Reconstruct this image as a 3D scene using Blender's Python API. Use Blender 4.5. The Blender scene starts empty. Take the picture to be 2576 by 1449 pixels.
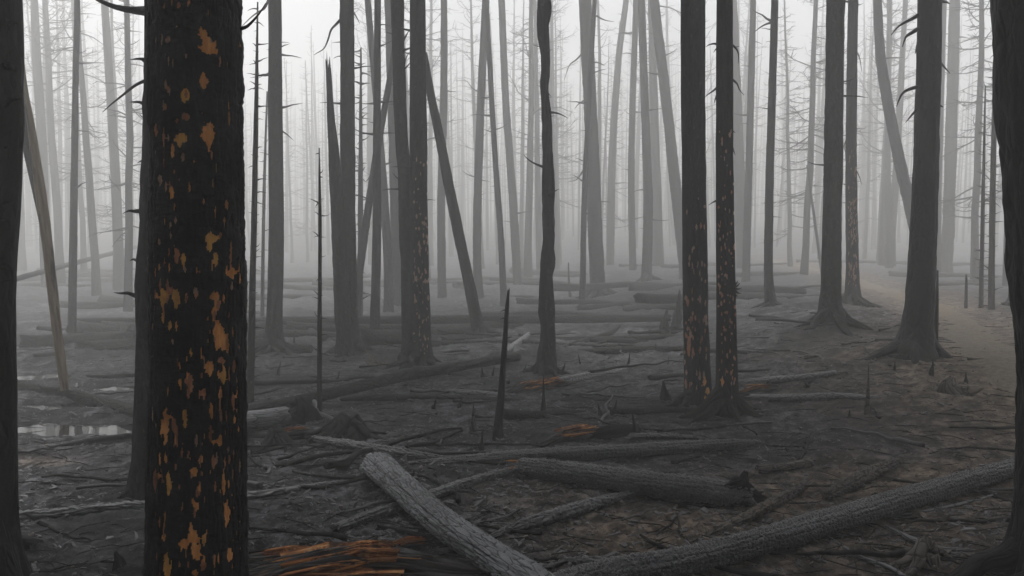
import bpy, math, random
import numpy as np

# ------------------------------------------------------------------ camera, sky, light
scene = bpy.context.scene
col = scene.collection
F, CU, CV, PITCH, CAMZ = 1983.0, 1288.0, 724.5, math.radians(3.0), 1.6   # reading frame 2576 x 1449

cam_d = bpy.data.cameras.new("camera")
cam_d.sensor_width = 36.0
cam_d.lens = 36.0 * F / 2576.0
cam_d.clip_start, cam_d.clip_end = 0.05, 1500
cam = bpy.data.objects.new("camera", cam_d)
col.objects.link(cam)
cam.location = (0, 0, CAMZ)
cam.rotation_euler = (math.pi / 2 - PITCH, 0, 0)
scene.camera = cam

SUN_EL, SUN_AZ = math.radians(74), math.radians(-12)      # azimuth from +Y towards +X
world = bpy.data.worlds.new("World")
scene.world = world
world.use_nodes = True
wn = world.node_tree.nodes
wl = world.node_tree.links
sky = wn.new("ShaderNodeTexSky")
sky.sky_type = 'NISHITA'
sky.sun_disc = False
sky.sun_elevation = SUN_EL
sky.sun_rotation = SUN_AZ
sky.air_density, sky.dust_density, sky.ozone_density = 1.0, 5.0, 1.0
hs = wn.new("ShaderNodeHueSaturation")
hs.inputs['Saturation'].default_value = 0.45
wl.new(sky.outputs[0], hs.inputs['Color'])
wl.new(hs.outputs[0], wn['Background'].inputs['Color'])
wn['Background'].inputs['Strength'].default_value = 0.05

sd = bpy.data.lights.new("sun", 'SUN')
sd.energy = 1.5
sd.angle = math.radians(30)
sd.color = (1.0, 0.97, 0.93)
sun = bpy.data.objects.new("sun", sd)
col.objects.link(sun)
sun.rotation_euler = (math.pi / 2 - SUN_EL, 0, math.pi - SUN_AZ)

scene.render.engine = 'CYCLES'
scene.view_settings.view_transform = 'Standard'
scene.view_settings.look = 'None'
scene.view_settings.exposure = 2.18
scene.view_settings.gamma = 1.0
scene.cycles.use_denoising = True
scene.cycles.use_adaptive_sampling = False
scene.cycles.sample_clamp_direct = 1.0
scene.cycles.sample_clamp_indirect = 0.4
scene.cycles.volume_bounces = 5
scene.cycles.max_bounces = 8
scene.cycles.diffuse_bounces = 2
scene.cycles.glossy_bounces = 2

HAZE_DENSITY = 0.0255

# ------------------------------------------------------------------ numeric helpers
rng = np.random.default_rng(7)
random.seed(7)

def _hash(ix, iy, iz, seed):
    h = (ix.astype(np.int64) * 374761393 + iy.astype(np.int64) * 668265263 + iz.astype(np.int64) * 2147483647 + seed * 144665)
    h = (h ^ (h >> 13)) * 1274126177
    h = h & 0x7fffffff
    h = (h ^ (h >> 16)) * 1911520717
    return ((h & 0xffffff) / float(0xffffff)) * 2 - 1

def vn(x, y, z=0.0, seed=0):
    x, y, z = np.broadcast_arrays(np.asarray(x, float), np.asarray(y, float), np.asarray(z, float))
    xi, yi, zi = np.floor(x), np.floor(y), np.floor(z)
    fx, fy, fz = x - xi, y - yi, z - zi
    sx, sy, sz = [t * t * (3 - 2 * t) for t in (fx, fy, fz)]
    flat = not np.any(z)
    def lay(zz):
        a, b = _hash(xi, yi, zz, seed), _hash(xi + 1, yi, zz, seed)
        c, d = _hash(xi, yi + 1, zz, seed), _hash(xi + 1, yi + 1, zz, seed)
        p = a + (b - a) * sx
        q = c + (d - c) * sx
        return p + (q - p) * sy
    l0 = lay(zi)
    if flat:
        return l0
    l1 = lay(zi + 1)
    return l0 + (l1 - l0) * sz

def fbm(x, y, z=0.0, o=4, seed=0):
    r, a, s = 0.0, 0.5, 1.0
    for k in range(o):
        r = r + a * vn(np.asarray(x) * s, np.asarray(y) * s, np.asarray(z) * s, seed + k * 17)
        a *= 0.5
        s *= 2.03
    return r

def cells(u, v, seed=0, wrap=None, jit=0.75):
    """jittered grid cells: distance between the two nearest borders, and a value per cell"""
    iu, iv = np.floor(u), np.floor(v)
    f1 = np.full(u.shape, 9.0)
    f2 = np.full(u.shape, 9.0)
    cid = np.zeros(u.shape)
    for du in (-1, 0, 1):
        for dv in (-1, 0, 1):
            cu, cv = iu + du, iv + dv
            hu = np.mod(cu, wrap) if wrap else cu
            px = cu + 0.5 + 0.5 * jit * _hash(hu, cv, hu * 0, seed)
            py = cv + 0.5 + 0.5 * jit * _hash(hu, cv, hu * 0 + 5, seed)
            d = np.sqrt((u - px) ** 2 + (v - py) ** 2)
            cl = d < f1
            f2 = np.where(cl, f1, np.minimum(f2, d))
            cid = np.where(cl, _hash(hu, cv, hu * 0 + 9, seed), cid)
            f1 = np.where(cl, d, f1)
    return f2 - f1, cid

def sstep(a, b, x):
    t = np.clip((x - a) / (b - a), 0, 1)
    return t * t * (3 - 2 * t)

# ------------------------------------------------------------------ terrain and photograph reading
def seg_dist(x, y, pts):
    best = np.full(np.shape(x), 1e9)
    for (ax, ay), (bx, by) in zip(pts[:-1], pts[1:]):
        dx, dy = bx - ax, by - ay
        t = np.clip(((x - ax) * dx + (y - ay) * dy) / (dx * dx + dy * dy), 0, 1)
        best = np.minimum(best, np.hypot(x - ax - t * dx, y - ay - t * dy))
    return best

TRAIL = [(8.5, 3.0), (5.9, 4.8), (4.75, 6.3), (4.9, 7.8), (5.7, 9.6), (6.9, 12.1), (8.9, 18), (11.5, 27), (13, 40)]
POOLS = [(-4.1, 7.1, 0.8, 0.30, 0.09), (-6.0, 9.9, 0.6, 0.45, 0.09), (-4.7, 8.0, 0.5, 0.16, 0.06), (-4.4, 9.0, 0.5, 0.2, 0.06)]
WATER_Z = -0.035

def gh(x, y):
    x = np.asarray(x, float)
    y = np.asarray(y, float)
    z = 0.028 * np.clip(y - 24, 0, 40) + 0.075 * np.clip(y - 48, 0, 90) + 0.0 * x
    z = z + 0.50 * sstep(1.5, 5.0, x) * sstep(4.5, 8.5, y) + 0.10 * sstep(-2, -8, x) * sstep(14, 26, y)
    z = z + 0.07 * fbm(x * 0.22 + 3.1, y * 0.22 + 8.7, o=2, seed=3)
    for px, py, rx, ry, d in POOLS:
        z = z - d * np.exp(-(((x - px) / rx) ** 2 + ((y - py) / ry) ** 2))
    return z

def ray(u, v):
    a, b = (u - CU) / F, (CV - v) / F
    return np.array([a, math.cos(PITCH) + b * math.sin(PITCH), -math.sin(PITCH) + b * math.cos(PITCH)])

def at(u, v, Y):
    d = ray(u, v)
    return np.array([0, 0, CAMZ]) + d * (Y / d[1])

def gp(u, v, h=0.0):
    d = ray(u, v)
    lo, hi = 0.5, 120.0
    n = np.linspace(lo, hi, 1500)
    zz = CAMZ + d[2] * n - gh(d[0] * n, d[1] * n) - h
    k = np.argmax(zz < 0)
    if zz[k] >= 0:
        k = len(n) - 1
    a, b = n[max(k - 1, 0)], n[k]
    for _ in range(20):
        m = 0.5 * (a + b)
        if CAMZ + d[2] * m - float(gh(d[0] * m, d[1] * m)) - h < 0:
            b = m
        else:
            a = m
    return np.array([0, 0, CAMZ]) + d * b

def proj(P):
    d = P - np.array([0, 0, CAMZ])
    w = d[..., 1] * math.cos(PITCH) - d[..., 2] * math.sin(PITCH)
    h = d[..., 1] * math.sin(PITCH) + d[..., 2] * math.cos(PITCH)
    return CU + F * d[..., 0] / w, CV - F * h / w

def gmicro(x, y):
    r = np.hypot(x, y)
    m = 0.040 * fbm(x * 1.1, y * 1.1, o=3, seed=21)
    m = m + 0.030 * fbm(x * 4.3, y * 4.3, o=3, seed=31)
    wx = x + 0.12 * vn(x * 3, y * 3, seed=41)
    wy = y + 0.12 * vn(x * 3, y * 3, seed=43)
    rid = 1 - np.abs(vn(wx * 3.2, wy * 8.0, seed=51)) * 2.4
    m = m + 0.013 * np.clip(rid, 0, 1) ** 2
    rid2 = 1 - np.abs(vn(wx * 9 + 3, wy * 19.0, seed=53)) * 2.6
    m = m + 0.010 * np.clip(rid2, 0, 1) ** 3
    m = m + 0.007 * vn(x * 17, y * 21, seed=61) + 0.0055 * vn(x * 37, y * 41, seed=62)
    m = m + (0.13 * fbm(x * 0.55 + 9, y * 0.9, o=4, seed=63) + 0.06 * np.clip(1 - 3 * np.abs(vn(x * .45, y * 1.3 + 2, seed=64)), 0, 1)) * sstep(7, 11, r)
    td = seg_dist(x, y, TRAIL)
    k = sstep(0.45, 0.95, td)
    m = m * (0.15 + 0.85 * k) - 0.035 * (1 - k)
    for px, py, rx, ry, d in POOLS:
        m = m * (1 - 0.55 * np.exp(-(((x - px) / rx) ** 2 + ((y - py) / ry) ** 2)))
    return m * (1 - 0.4 * sstep(20, 60, r))

def gz(x, y):
    return gh(x, y) + gmicro(x, y)

# ------------------------------------------------------------------ mesh helpers
def mesh_np(name, V, quads=None, tris=None, uvq=None, uvt=None, smooth=True):
    me = bpy.data.meshes.new(name)
    V = np.asarray(V, np.float32).reshape(-1, 3)
    me.vertices.add(len(V))
    me.vertices.foreach_set('co', V.ravel())
    nq = 0 if quads is None else len(quads)
    nt = 0 if tris is None else len(tris)
    idx = []
    if nq:
        idx.append(np.asarray(quads, np.int32).ravel())
    if nt:
        idx.append(np.asarray(tris, np.int32).ravel())
    idx = np.concatenate(idx)
    me.loops.add(len(idx))
    me.loops.foreach_set('vertex_index', idx)
    me.polygons.add(nq + nt)
    st = np.concatenate([np.arange(nq) * 4, nq * 4 + np.arange(nt) * 3]).astype(np.int32)
    me.polygons.foreach_set('loop_start', st)
    me.polygons.foreach_set('use_smooth', np.full(nq + nt, bool(smooth)))
    if uvq is not None or uvt is not None:
        uv = []
        if nq:
            uv.append(np.asarray(uvq, np.float32).reshape(-1, 2))
        if nt:
            uv.append((np.asarray(uvt, np.float32) if uvt is not None else np.zeros((nt * 3, 2), np.float32)).reshape(-1, 2))
        l = me.uv_layers.new(name='UVMap')
        l.data.foreach_set('uv', np.concatenate(uv).ravel())
    me.update(calc_edges=True)
    return me

def link(name, me, m, parent=None, loc=(0, 0, 0)):
    o = bpy.data.objects.new(name, me)
    if me is not None and m is not None and not me.materials:
        me.materials.append(m)
    col.objects.link(o)
    o.location = loc
    if parent is not None:
        o.parent = parent
    return o

def tag(o, label=None, cat=None, group=None, kind=None):
    if label:
        o['label'] = label
    if cat:
        o['category'] = cat
    if group:
        o['group'] = group
    if kind:
        o['kind'] = kind
    return o

def empty(name, loc):
    o = bpy.data.objects.new(name, None)
    o.empty_display_size = 0.2
    col.objects.link(o)
    o.location = loc
    return o

def resample(pts, rad, ds):
    """smooth curve through the points (Catmull-Rom), evenly spaced"""
    P = np.asarray(pts, float)
    R = np.asarray(rad, float)
    if len(P) == 2:
        L = np.linalg.norm(P[1] - P[0])
        n = max(2, int(L / ds) + 1)
        t = np.linspace(0, 1, n)[:, None]
        return P[0] + (P[1] - P[0]) * t, R[0] + (R[1] - R[0]) * t[:, 0]
    Q = np.vstack([2 * P[0] - P[1], P, 2 * P[-1] - P[-2]])
    out, ro = [], []
    for i in range(len(P) - 1):
        p0, p1, p2, p3 = Q[i:i + 4]
        L = np.linalg.norm(p2 - p1)
        n = max(1, int(round(L / ds)))
        t = (np.arange(n) / n)[:, None]
        out.append(0.5 * (2 * p1 + (p2 - p0) * t + (2 * p0 - 5 * p1 + 4 * p2 - p3) * t ** 2 + (3 * p1 - p0 - 3 * p2 + p3) * t ** 3))
        ro.append(R[i] + (R[i + 1] - R[i]) * t[:, 0])
    out.append(P[-1:])
    ro.append(R[-1:])
    return np.vstack(out), np.concatenate(ro)

def frames(C):
    T = np.gradient(C, axis=0)
    T /= np.linalg.norm(T, axis=1)[:, None] + 1e-12
    mean = T.mean(axis=0)
    ref = np.array([0, 1.0, 0]) if abs(mean[2]) > 0.7 * np.linalg.norm(mean) else np.array([0, 0, 1.0])
    N1 = np.cross(np.broadcast_to(ref, T.shape), T)
    N1 /= np.linalg.norm(N1, axis=1)[:, None] + 1e-12
    N2 = np.cross(T, N1)
    return T, N1, N2, (math.pi / 2 if ref[1] else -math.pi / 2)

def tube(name, C, R, n, disp=None, theta=None, cap=(True, True), squash=1.0, jag=(0, 0), seed=0, ret=False, origin=(0, 0, 0)):
    """closed tube on centre line C (m,3) with radii R; disp(theta, s, Rgrid) gives extra radius"""
    C = np.asarray(C, float)
    T, N1, N2, t0 = frames(C)
    s = np.concatenate([[0], np.cumsum(np.linalg.norm(np.diff(C, axis=0), axis=1))])
    th = t0 + 2 * math.pi * np.arange(n) / n if theta is None else theta
    n = len(th)
    TH, S = np.meshgrid(th, s)
    RR = np.repeat(np.asarray(R, float)[:, None], n, 1)
    D = RR + (disp(TH, S, RR) if disp is not None else 0)
    V = C[:, None, :] + N1[:, None, :] * (D * np.cos(TH))[..., None] + N2[:, None, :] * (D * np.sin(TH) * squash)[..., None]
    for e, a in ((0, jag[0]), (-1, jag[1])):
        if a:
            sg = -1 if e == 0 else 1
            nz = np.abs(vn(np.cos(th) * 2.3 + 5, np.sin(th) * 2.3 + 5, seed * 1.7 + 0.3, seed=seed + 3)) + 0.6 * np.abs(vn(th * 3.1, th * 0 + seed + .5, seed=seed + 4))
            V[e] += T[e] * (sg * a * nz)[:, None]
            m1 = 1 if e == 0 else -2
            V[m1] += T[e] * (sg * a * 0.45 * nz)[:, None]
    m = len(C)
    idx = np.arange(m * n).reshape(m, n)
    nx = np.roll(idx, -1, axis=1)
    quads = np.stack([idx[:-1], nx[:-1], nx[1:], idx[1:]], axis=-1).reshape(-1, 4)
    thu = np.concatenate([th, [th[0] + 2 * math.pi]]) - th[0]
    rm = float(np.mean(R))
    U = thu * rm
    u0 = np.broadcast_to(U[:-1], (m - 1, n))
    u1 = np.broadcast_to(U[1:], (m - 1, n))
    v0 = np.broadcast_to(s[:-1, None], (m - 1, n))
    v1 = np.broadcast_to(s[1:, None], (m - 1, n))
    uvq = np.stack([u0, v0, u1, v0, u1, v1, u0, v1], axis=-1).reshape(-1, 2)
    verts = V.reshape(-1, 3)
    tris, uvt = [], []
    for e, on in ((0, cap[0]), (-1, cap[1])):
        if on:
            cpt = V[e].mean(axis=0) - T[e] * (0.25 * R[e] * (1 if e == -1 else -1)) * (1 if jag[0 if e == 0 else 1] else 0)
            k = len(verts)
            verts = np.vstack([verts, cpt[None]])
            a, b = idx[e], nx[e]
            tr = np.stack([b, a, np.full(n, k)], -1) if e == 0 else np.stack([a, b, np.full(n, k)], -1)
            tris.append(tr)
            uvt.append(np.stack([np.cos(th) * R[e], np.sin(th) * R[e], np.cos(th + .1) * R[e], np.sin(th + .1) * R[e], th * 0, th * 0], -1).reshape(-1, 2))
    tris = np.vstack(tris) if tris else None
    uvt = np.vstack(uvt) if uvt else None
    if ret:
        return dict(V=V, quads=quads, uvq=uvq, tris=tris, uvt=uvt, verts=verts, th=th, s=s, N1=N1, N2=N2, T=T, C=C)
    return mesh_np(name, verts - np.asarray(origin), quads, tris, uvq, uvt)

def many_tubes(name, items, n=3, origin=(0, 0, 0)):
    """thin twigs that belong to one crown, in one mesh; items = [(pts, radii)]"""
    VV, QQ, UV = [], [], []
    base = 0
    th = 2 * math.pi * np.arange(n) / n
    cs, sn = np.cos(th), np.sin(th)
    for C, R in items:
        C = np.asarray(C, float)
        T, N1, N2, _ = frames(C)
        R = np.asarray(R, float)[:, None, None]
        V = C[:, None, :] + R * (N1[:, None, :] * cs[None, :, None] + N2[:, None, :] * sn[None, :, None])
        m = len(C)
        idx = base + np.arange(m * n).reshape(m, n)
        nx = np.roll(idx, -1, axis=1)
        QQ.append(np.stack([idx[:-1], nx[:-1], nx[1:], idx[1:]], -1).reshape(-1, 4))
        VV.append(V.reshape(-1, 3))
        base += m * n
    V = np.vstack(VV) - np.asarray(origin)
    Q = np.vstack(QQ)
    uv = np.stack([V[Q][..., 0] + V[Q][..., 1], V[Q][..., 2]], -1).reshape(-1, 2)
    return mesh_np(name, V, Q, None, uv)

# ------------------------------------------------------------------ materials
def new_mat(name):
    m = bpy.data.materials.new(name)
    m.use_nodes = True
    return m, m.node_tree.nodes, m.node_tree.links, m.node_tree.nodes['Principled BSDF']

def nd(N, t, **k):
    x = N.new(t)
    for a, b in k.items():
        setattr(x, a, b)
    return x

def ramp(N, L, src, stops):
    r = N.new('ShaderNodeValToRGB')
    e = r.color_ramp.elements
    while len(e) > 1:
        e.remove(e[-1])
    for i, (p, c) in enumerate(stops):
        q = e[0] if i == 0 else e.new(p)
        q.position = p
        q.color = (*c, 1) if len(c) == 3 else c
    L.new(src, r.inputs[0])
    return r.outputs[0]

def tex(N, L, kind, scale, sc=(1, 1, 1), coord='UV', **inp):
    tc = N.new('ShaderNodeTexCoord')
    mp = N.new('ShaderNodeMapping')
    mp.inputs['Scale'].default_value = sc
    L.new(tc.outputs[coord], mp.inputs[0])
    t = N.new('ShaderNodeTexNoise' if kind == 'noise' else 'ShaderNodeTexVoronoi')
    if kind == 'edge':
        t.feature = 'DISTANCE_TO_EDGE'
    t.inputs['Scale'].default_value = scale
    for k, v in inp.items():
        t.inputs[k].default_value = v
    L.new(mp.outputs[0], t.inputs['Vector'])
    return t.outputs['Distance'] if kind in ('edge', 'vor') else t.outputs[0]

def mathn(N, L, op, a, b):
    m = N.new('ShaderNodeMath')
    m.operation = op
    for i, x in enumerate((a, b)):
        if isinstance(x, (int, float)):
            m.inputs[i].default_value = x
        else:
            L.new(x, m.inputs[i])
    return m.outputs[0]

def mixc(N, L, f, a, b):
    m = N.new('ShaderNodeMix')
    m.data_type = 'RGBA'
    for s, x in ((m.inputs[0], f), (m.inputs[6], a), (m.inputs[7], b)):
        if isinstance(x, (int, float)):
            s.default_value = x
        elif isinstance(x, tuple):
            s.default_value = (*x, 1)
        else:
            L.new(x, s)
    return m.outputs[2]

def bump(N, L, h, strength, dist, prev=None):
    b = N.new('ShaderNodeBump')
    b.inputs['Strength'].default_value = strength
    b.inputs['Distance'].default_value = dist
    L.new(h, b.inputs['Height'])
    if prev is not None:
        L.new(prev, b.inputs['Normal'])
    return b.outputs[0]

def bark_mat(name, c1, c2, fleck=None, rough=0.9, coord='UV', spec=0.05):
    m, N, L, P = new_mat(name)
    n1 = tex(N, L, 'noise', 1.0, (26, 9, 9), coord, Detail=6.0, Roughness=0.65)
    n2 = tex(N, L, 'noise', 1.0, (3, 1.3, 2), coord, Detail=3.0)
    cl = ramp(N, L, n1, [(0.32, c1), (0.72, c2)])
    cl = mixc(N, L, ramp(N, L, n2, [(0.4, (0, 0, 0)), (0.7, (0.5, 0.5, 0.5))]), cl, tuple(x * 0.55 for x in c1))
    if fleck:
        n3 = tex(N, L, 'noise', 1.0, (34, 13, 13), coord, Detail=2.0)
        cl = mixc(N, L, ramp(N, L, n3, [(0.64, (0, 0, 0)), (0.70, (1, 1, 1))]), cl, fleck)
    L.new(cl, P.inputs['Base Color'])
    P.inputs['Roughness'].default_value = rough
    P.inputs['Specular IOR Level'].default_value = spec
    e = tex(N, L, 'edge', 1.0, (26, 8, 8), coord)
    h = ramp(N, L, e, [(0.0, (0, 0, 0)), (0.25, (1, 1, 1))])
    b = bump(N, L, h, 0.7, 0.010)
    b = bump(N, L, n1, 1.0, 0.016, b)
    L.new(b, P.inputs['Normal'])
    return m

def log_mat(name, c1, c2, su=24, sv=14, rough=0.62, brown=None, spec=0.22):
    m, N, L, P = new_mat(name)
    n1 = tex(N, L, 'noise', 1.0, (40, 12, 12), Detail=6.0, Roughness=0.7)
    n2 = tex(N, L, 'noise', 1.0, (4, 1.5, 2), Detail=4.0)
    e = tex(N, L, 'edge', 1.0, (su, sv, 1), Randomness=0.85)
    cl = ramp(N, L, n1, [(0.3, c1), (0.75, c2)])
    cl = mixc(N, L, ramp(N, L, n2, [(0.42, (0, 0, 0)), (0.68, (.7, .7, .7))]), cl, tuple(x * 1.2 for x in c2) if not brown else brown)
    cl = mixc(N, L, ramp(N, L, e, [(0.0, (1, 1, 1)), (0.07, (0, 0, 0))]), cl, (0.006, 0.006, 0.006))
    L.new(cl, P.inputs['Base Color'])
    L.new(ramp(N, L, n1, [(0.2, (rough - .1,) * 3), (0.8, (rough + .15,) * 3)]), P.inputs['Roughness'])
    P.inputs['Specular IOR Level'].default_value = spec
    h = ramp(N, L, e, [(0.0, (0, 0, 0)), (0.16, (1, 1, 1))])
    b = bump(N, L, h, 0.7, 0.012)
    b = bump(N, L, n1, 0.6, 0.008, b)
    L.new(b, P.inputs['Normal'])
    return m

def wood_mat(name, stops, char=(0.012, 0.011, 0.010), amount=0.5, sc=(60, 4, 4)):
    m, N, L, P = new_mat(name)
    n1 = tex(N, L, 'noise', 1.0, sc, Detail=5.0, Roughness=0.6)
    n2 = tex(N, L, 'noise', 1.0, (sc[0] * .25, sc[1] * .8, 2), Detail=4.0)
    cl = ramp(N, L, n1, stops)
    cl = mixc(N, L, ramp(N, L, n2, [(amount - .04, (1, 1, 1)), (amount + .08, (0, 0, 0))]), cl, char)
    L.new(cl, P.inputs['Base Color'])
    P.inputs['Roughness'].default_value = 0.9
    P.inputs['Specular IOR Level'].default_value = 0.1
    L.new(bump(N, L, n1, 0.9, 0.010), P.inputs['Normal'])
    return m

M = {}
M['bark'] = bark_mat('charred_bark', (0.003, 0.0031, 0.0034), (0.034, 0.0345, 0.036), fleck=(0.065, 0.06, 0.055))
M['bark_black'] = bark_mat('soot_black_bark', (0.002, 0.002, 0.0022), (0.012, 0.0122, 0.0135), rough=0.55, spec=0.16)
def crinkle_mat():
    m, N, L, P = new_mat('crinkled_soot_bark')
    n1 = tex(N, L, 'noise', 1.0, (22, 80, 9), Detail=6.0, Roughness=0.7)
    n2 = tex(N, L, 'noise', 1.0, (5, 4, 2), Detail=4.0)
    n3 = tex(N, L, 'noise', 1.0, (30, 14, 2), Detail=5.0)
    c = ramp(N, L, n1, [(0.35, (0.0016, 0.0017, 0.002)), (0.7, (0.013, 0.0135, 0.0155))])
    c = mixc(N, L, ramp(N, L, n2, [(0.42, (0, 0, 0)), (0.62, (.8, .8, .8))]), c, (0.0016, 0.0016, 0.0018))
    L.new(c, P.inputs['Base Color'])
    L.new(ramp(N, L, n2, [(0.35, (0.42,) * 3), (0.65, (0.75,) * 3)]), P.inputs['Roughness'])
    P.inputs['Specular IOR Level'].default_value = 0.28
    L.new(bump(N, L, n1, 1.0, 0.010, bump(N, L, n3, 0.8, 0.014)), P.inputs['Normal'])
    return m
M['bark_big'] = crinkle_mat()
M['bark_brown'] = bark_mat('singed_brown_bark', (0.007, 0.006, 0.005), (0.022, 0.017, 0.012), fleck=(0.04, 0.026, 0.018))
M['bark_grey'] = bark_mat('ashy_grey_bark', (0.014, 0.0135, 0.013), (0.04, 0.037, 0.034), fleck=(0.08, 0.06, 0.048))
M['twig'] = bark_mat('dead_twig', (0.018, 0.017, 0.016), (0.045, 0.042, 0.039), coord='Object')
M['pole'] = bark_mat('scorched_pole', (0.014, 0.013, 0.012), (0.060, 0.052, 0.042), fleck=(0.14, 0.11, 0.08))
M['bare_wood'] = wood_mat('bare_tan_wood', [(0.3, (0.15, 0.11, 0.072)), (0.7, (0.36, 0.28, 0.19))], char=(0.05, 0.045, 0.038), amount=0.36, sc=(50, 3, 3))
M['log'] = log_mat('alligator_char', (0.008, 0.0082, 0.0095), (0.11, 0.116, 0.127), rough=.38, spec=.8)
M['log_fine'] = log_mat('checked_char', (0.012, 0.0124, 0.014), (0.115, 0.121, 0.133), su=60, sv=60, rough=.34, spec=1.0)
M['log_pale'] = log_mat('ash_grey_char', (0.05, 0.052, 0.057), (0.20, 0.21, 0.226), su=34, sv=7, rough=0.55, spec=.35)
M['log_far'] = log_mat('dull_char', (0.010, 0.010, 0.010), (0.034, 0.0335, 0.0325), su=14, sv=7, rough=0.8, spec=.06)
M['log_brown'] = log_mat('half_burnt_wood', (0.022, 0.020, 0.019), (0.17, 0.155, 0.138), brown=(0.20, 0.16, 0.12), rough=0.7)
M['split'] = wood_mat('split_orange_wood', [(0.28, (0.26, 0.09, 0.025)), (0.5, (0.62, 0.28, 0.09)), (0.75, (0.85, 0.56, 0.30))], amount=0.36)
M['split_brown'] = wood_mat('split_brown_wood', [(0.3, (0.08, 0.03, 0.014)), (0.55, (0.24, 0.10, 0.04)), (0.75, (0.42, 0.22, 0.10))], amount=0.44)
M['split_dark'] = wood_mat('split_charred_wood', [(0.3, (0.02, 0.019, 0.019)), (0.55, (0.12, 0.117, 0.117)), (0.76, (0.24, 0.15, 0.095))], amount=0.42, sc=(90, 5, 4))
def scar_mat(name, a, b):
    m, N, L, P = new_mat(name)
    n1 = tex(N, L, 'noise', 1.0, (70, 14, 9), Detail=5.0, Roughness=0.6)
    n2 = tex(N, L, 'noise', 1.0, (9, 5, 3), Detail=3.0)
    cl = ramp(N, L, n1, [(0.3, a), (0.7, b)])
    cl = mixc(N, L, ramp(N, L, n2, [(0.5, (0, 0, 0)), (0.72, (0.8, 0.8, 0.8))]), cl, tuple(x * 0.35 for x in a))
    L.new(cl, P.inputs['Base Color'])
    P.inputs['Roughness'].default_value = 0.7
    P.inputs['Specular IOR Level'].default_value = 0.25
    L.new(bump(N, L, n1, 0.4, 0.004), P.inputs['Normal'])
    return m
M['scar_orange'] = scar_mat('orange_inner_bark', (0.62, 0.235, 0.07), (0.90, 0.43, 0.15))
M['scar_amber'] = scar_mat('amber_inner_bark', (0.64, 0.30, 0.07), (0.85, 0.47, 0.14))
M['scar_red'] = scar_mat('red_brown_inner_bark', (0.30, 0.11, 0.055), (0.55, 0.25, 0.135))
M['scar_pink'] = scar_mat('pale_pink_inner_bark', (0.28, 0.17, 0.12), (0.50, 0.32, 0.235))

def ground_mat():
    m, N, L, P = new_mat('burnt_ground')
    a = N.new('ShaderNodeAttribute')
    a.attribute_name = 'soil'
    n0 = tex(N, L, 'noise', 0.7, (1, 1, 1), 'Object', Detail=5.0)
    n1 = tex(N, L, 'noise', 7.0, (1, 1, 1), 'Object', Detail=7.0, Roughness=0.7)
    n2 = tex(N, L, 'noise', 42.0, (1, 1, 1), 'Object', Detail=6.0, Roughness=0.7)
    n3 = tex(N, L, 'noise', 150.0, (1, 1, 1), 'Object', Detail=3.0, Roughness=0.7)
    c = ramp(N, L, n1, [(0.38, (0.003, 0.003, 0.0037)), (0.5, (0.033, 0.034, 0.038)), (0.64, (0.145, 0.149, 0.162))])
    c = mixc(N, L, ramp(N, L, n2, [(0.56, (0, 0, 0)), (0.68, (.9, .9, .9))]), c, (0.21, 0.214, 0.226))
    c = mixc(N, L, ramp(N, L, n0, [(0.45, (0, 0, 0)), (0.60, (.75, .75, .75))]), c, (0.009, 0.009, 0.010))
    b = ramp(N, L, n1, [(0.36, (0.016, 0.012, 0.009)), (0.5, (0.11, 0.084, 0.063)), (0.66, (0.30, 0.24, 0.185))])
    b = mixc(N, L, ramp(N, L, n3, [(0.6, (0, 0, 0)), (0.72, (1, 1, 1))]), b, (0.20, 0.16, 0.125))
    sf = mathn(N, L, 'MULTIPLY', a.outputs['Fac'], ramp(N, L, n1, [(0.25, (0.35,) * 3), (0.62, (1.25,) * 3)]))
    c = mixc(N, L, sf, c, b)
    L.new(c, P.inputs['Base Color'])
    L.new(ramp(N, L, n2, [(0.3, (0.75,) * 3), (0.7, (1.0,) * 3)]), P.inputs['Roughness'])
    P.inputs['Specular IOR Level'].default_value = 0.12
    bb = bump(N, L, n1, 0.6, 0.03)
    bb = bump(N, L, n2, 0.8, 0.014, bb)
    bb = bump(N, L, n3, 0.6, 0.005, bb)
    L.new(bb, P.inputs['Normal'])
    return m
M['ground'] = ground_mat()

def simple_noise_mat(name, c1, c2, scale, rough=0.85, bd=0.01, spec=0.3):
    m, N, L, P = new_mat(name)
    n1 = tex(N, L, 'noise', scale, (1, 1, 1), 'Object', Detail=7.0, Roughness=0.7)
    n2 = tex(N, L, 'noise', scale * 12, (1, 1, 1), 'Object', Detail=3.0)
    c = ramp(N, L, n1, [(0.3, c1), (0.72, c2)])
    c = mixc(N, L, ramp(N, L, n2, [(0.60, (0, 0, 0)), (0.72, (.7, .7, .7))]), c, tuple(x * 1.6 for x in c2))
    L.new(c, P.inputs['Base Color'])
    P.inputs['Roughness'].default_value = rough
    P.inputs['Specular IOR Level'].default_value = spec
    L.new(bump(N, L, n2, 0.7, bd * .5, bump(N, L, n1, 0.6, bd)), P.inputs['Normal'])
    return m
M['trail'] = simple_noise_mat('gravel_trail', (0.085, 0.070, 0.050), (0.24, 0.20, 0.15), 18.0, bd=0.06)
M['chip'] = simple_noise_mat('charred_chip', (0.012, 0.012, 0.013), (0.10, 0.10, 0.106), 11.0, rough=0.55, spec=0.35)
M['flake'] = simple_noise_mat('soot_flake', (0.003, 0.003, 0.0035), (0.16, 0.163, 0.173), 14.0, rough=0.45, spec=0.5)
M['stone'] = simple_noise_mat('small_grit', (0.10, 0.085, 0.07), (0.26, 0.23, 0.20), 12.0)
M['char_lump'] = simple_noise_mat('black_char', (0.004, 0.004, 0.0045), (0.016, 0.016, 0.017), 14.0, rough=0.95, bd=0.02, spec=.05)
mw, N, L, P = new_mat('puddle_water')
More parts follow.
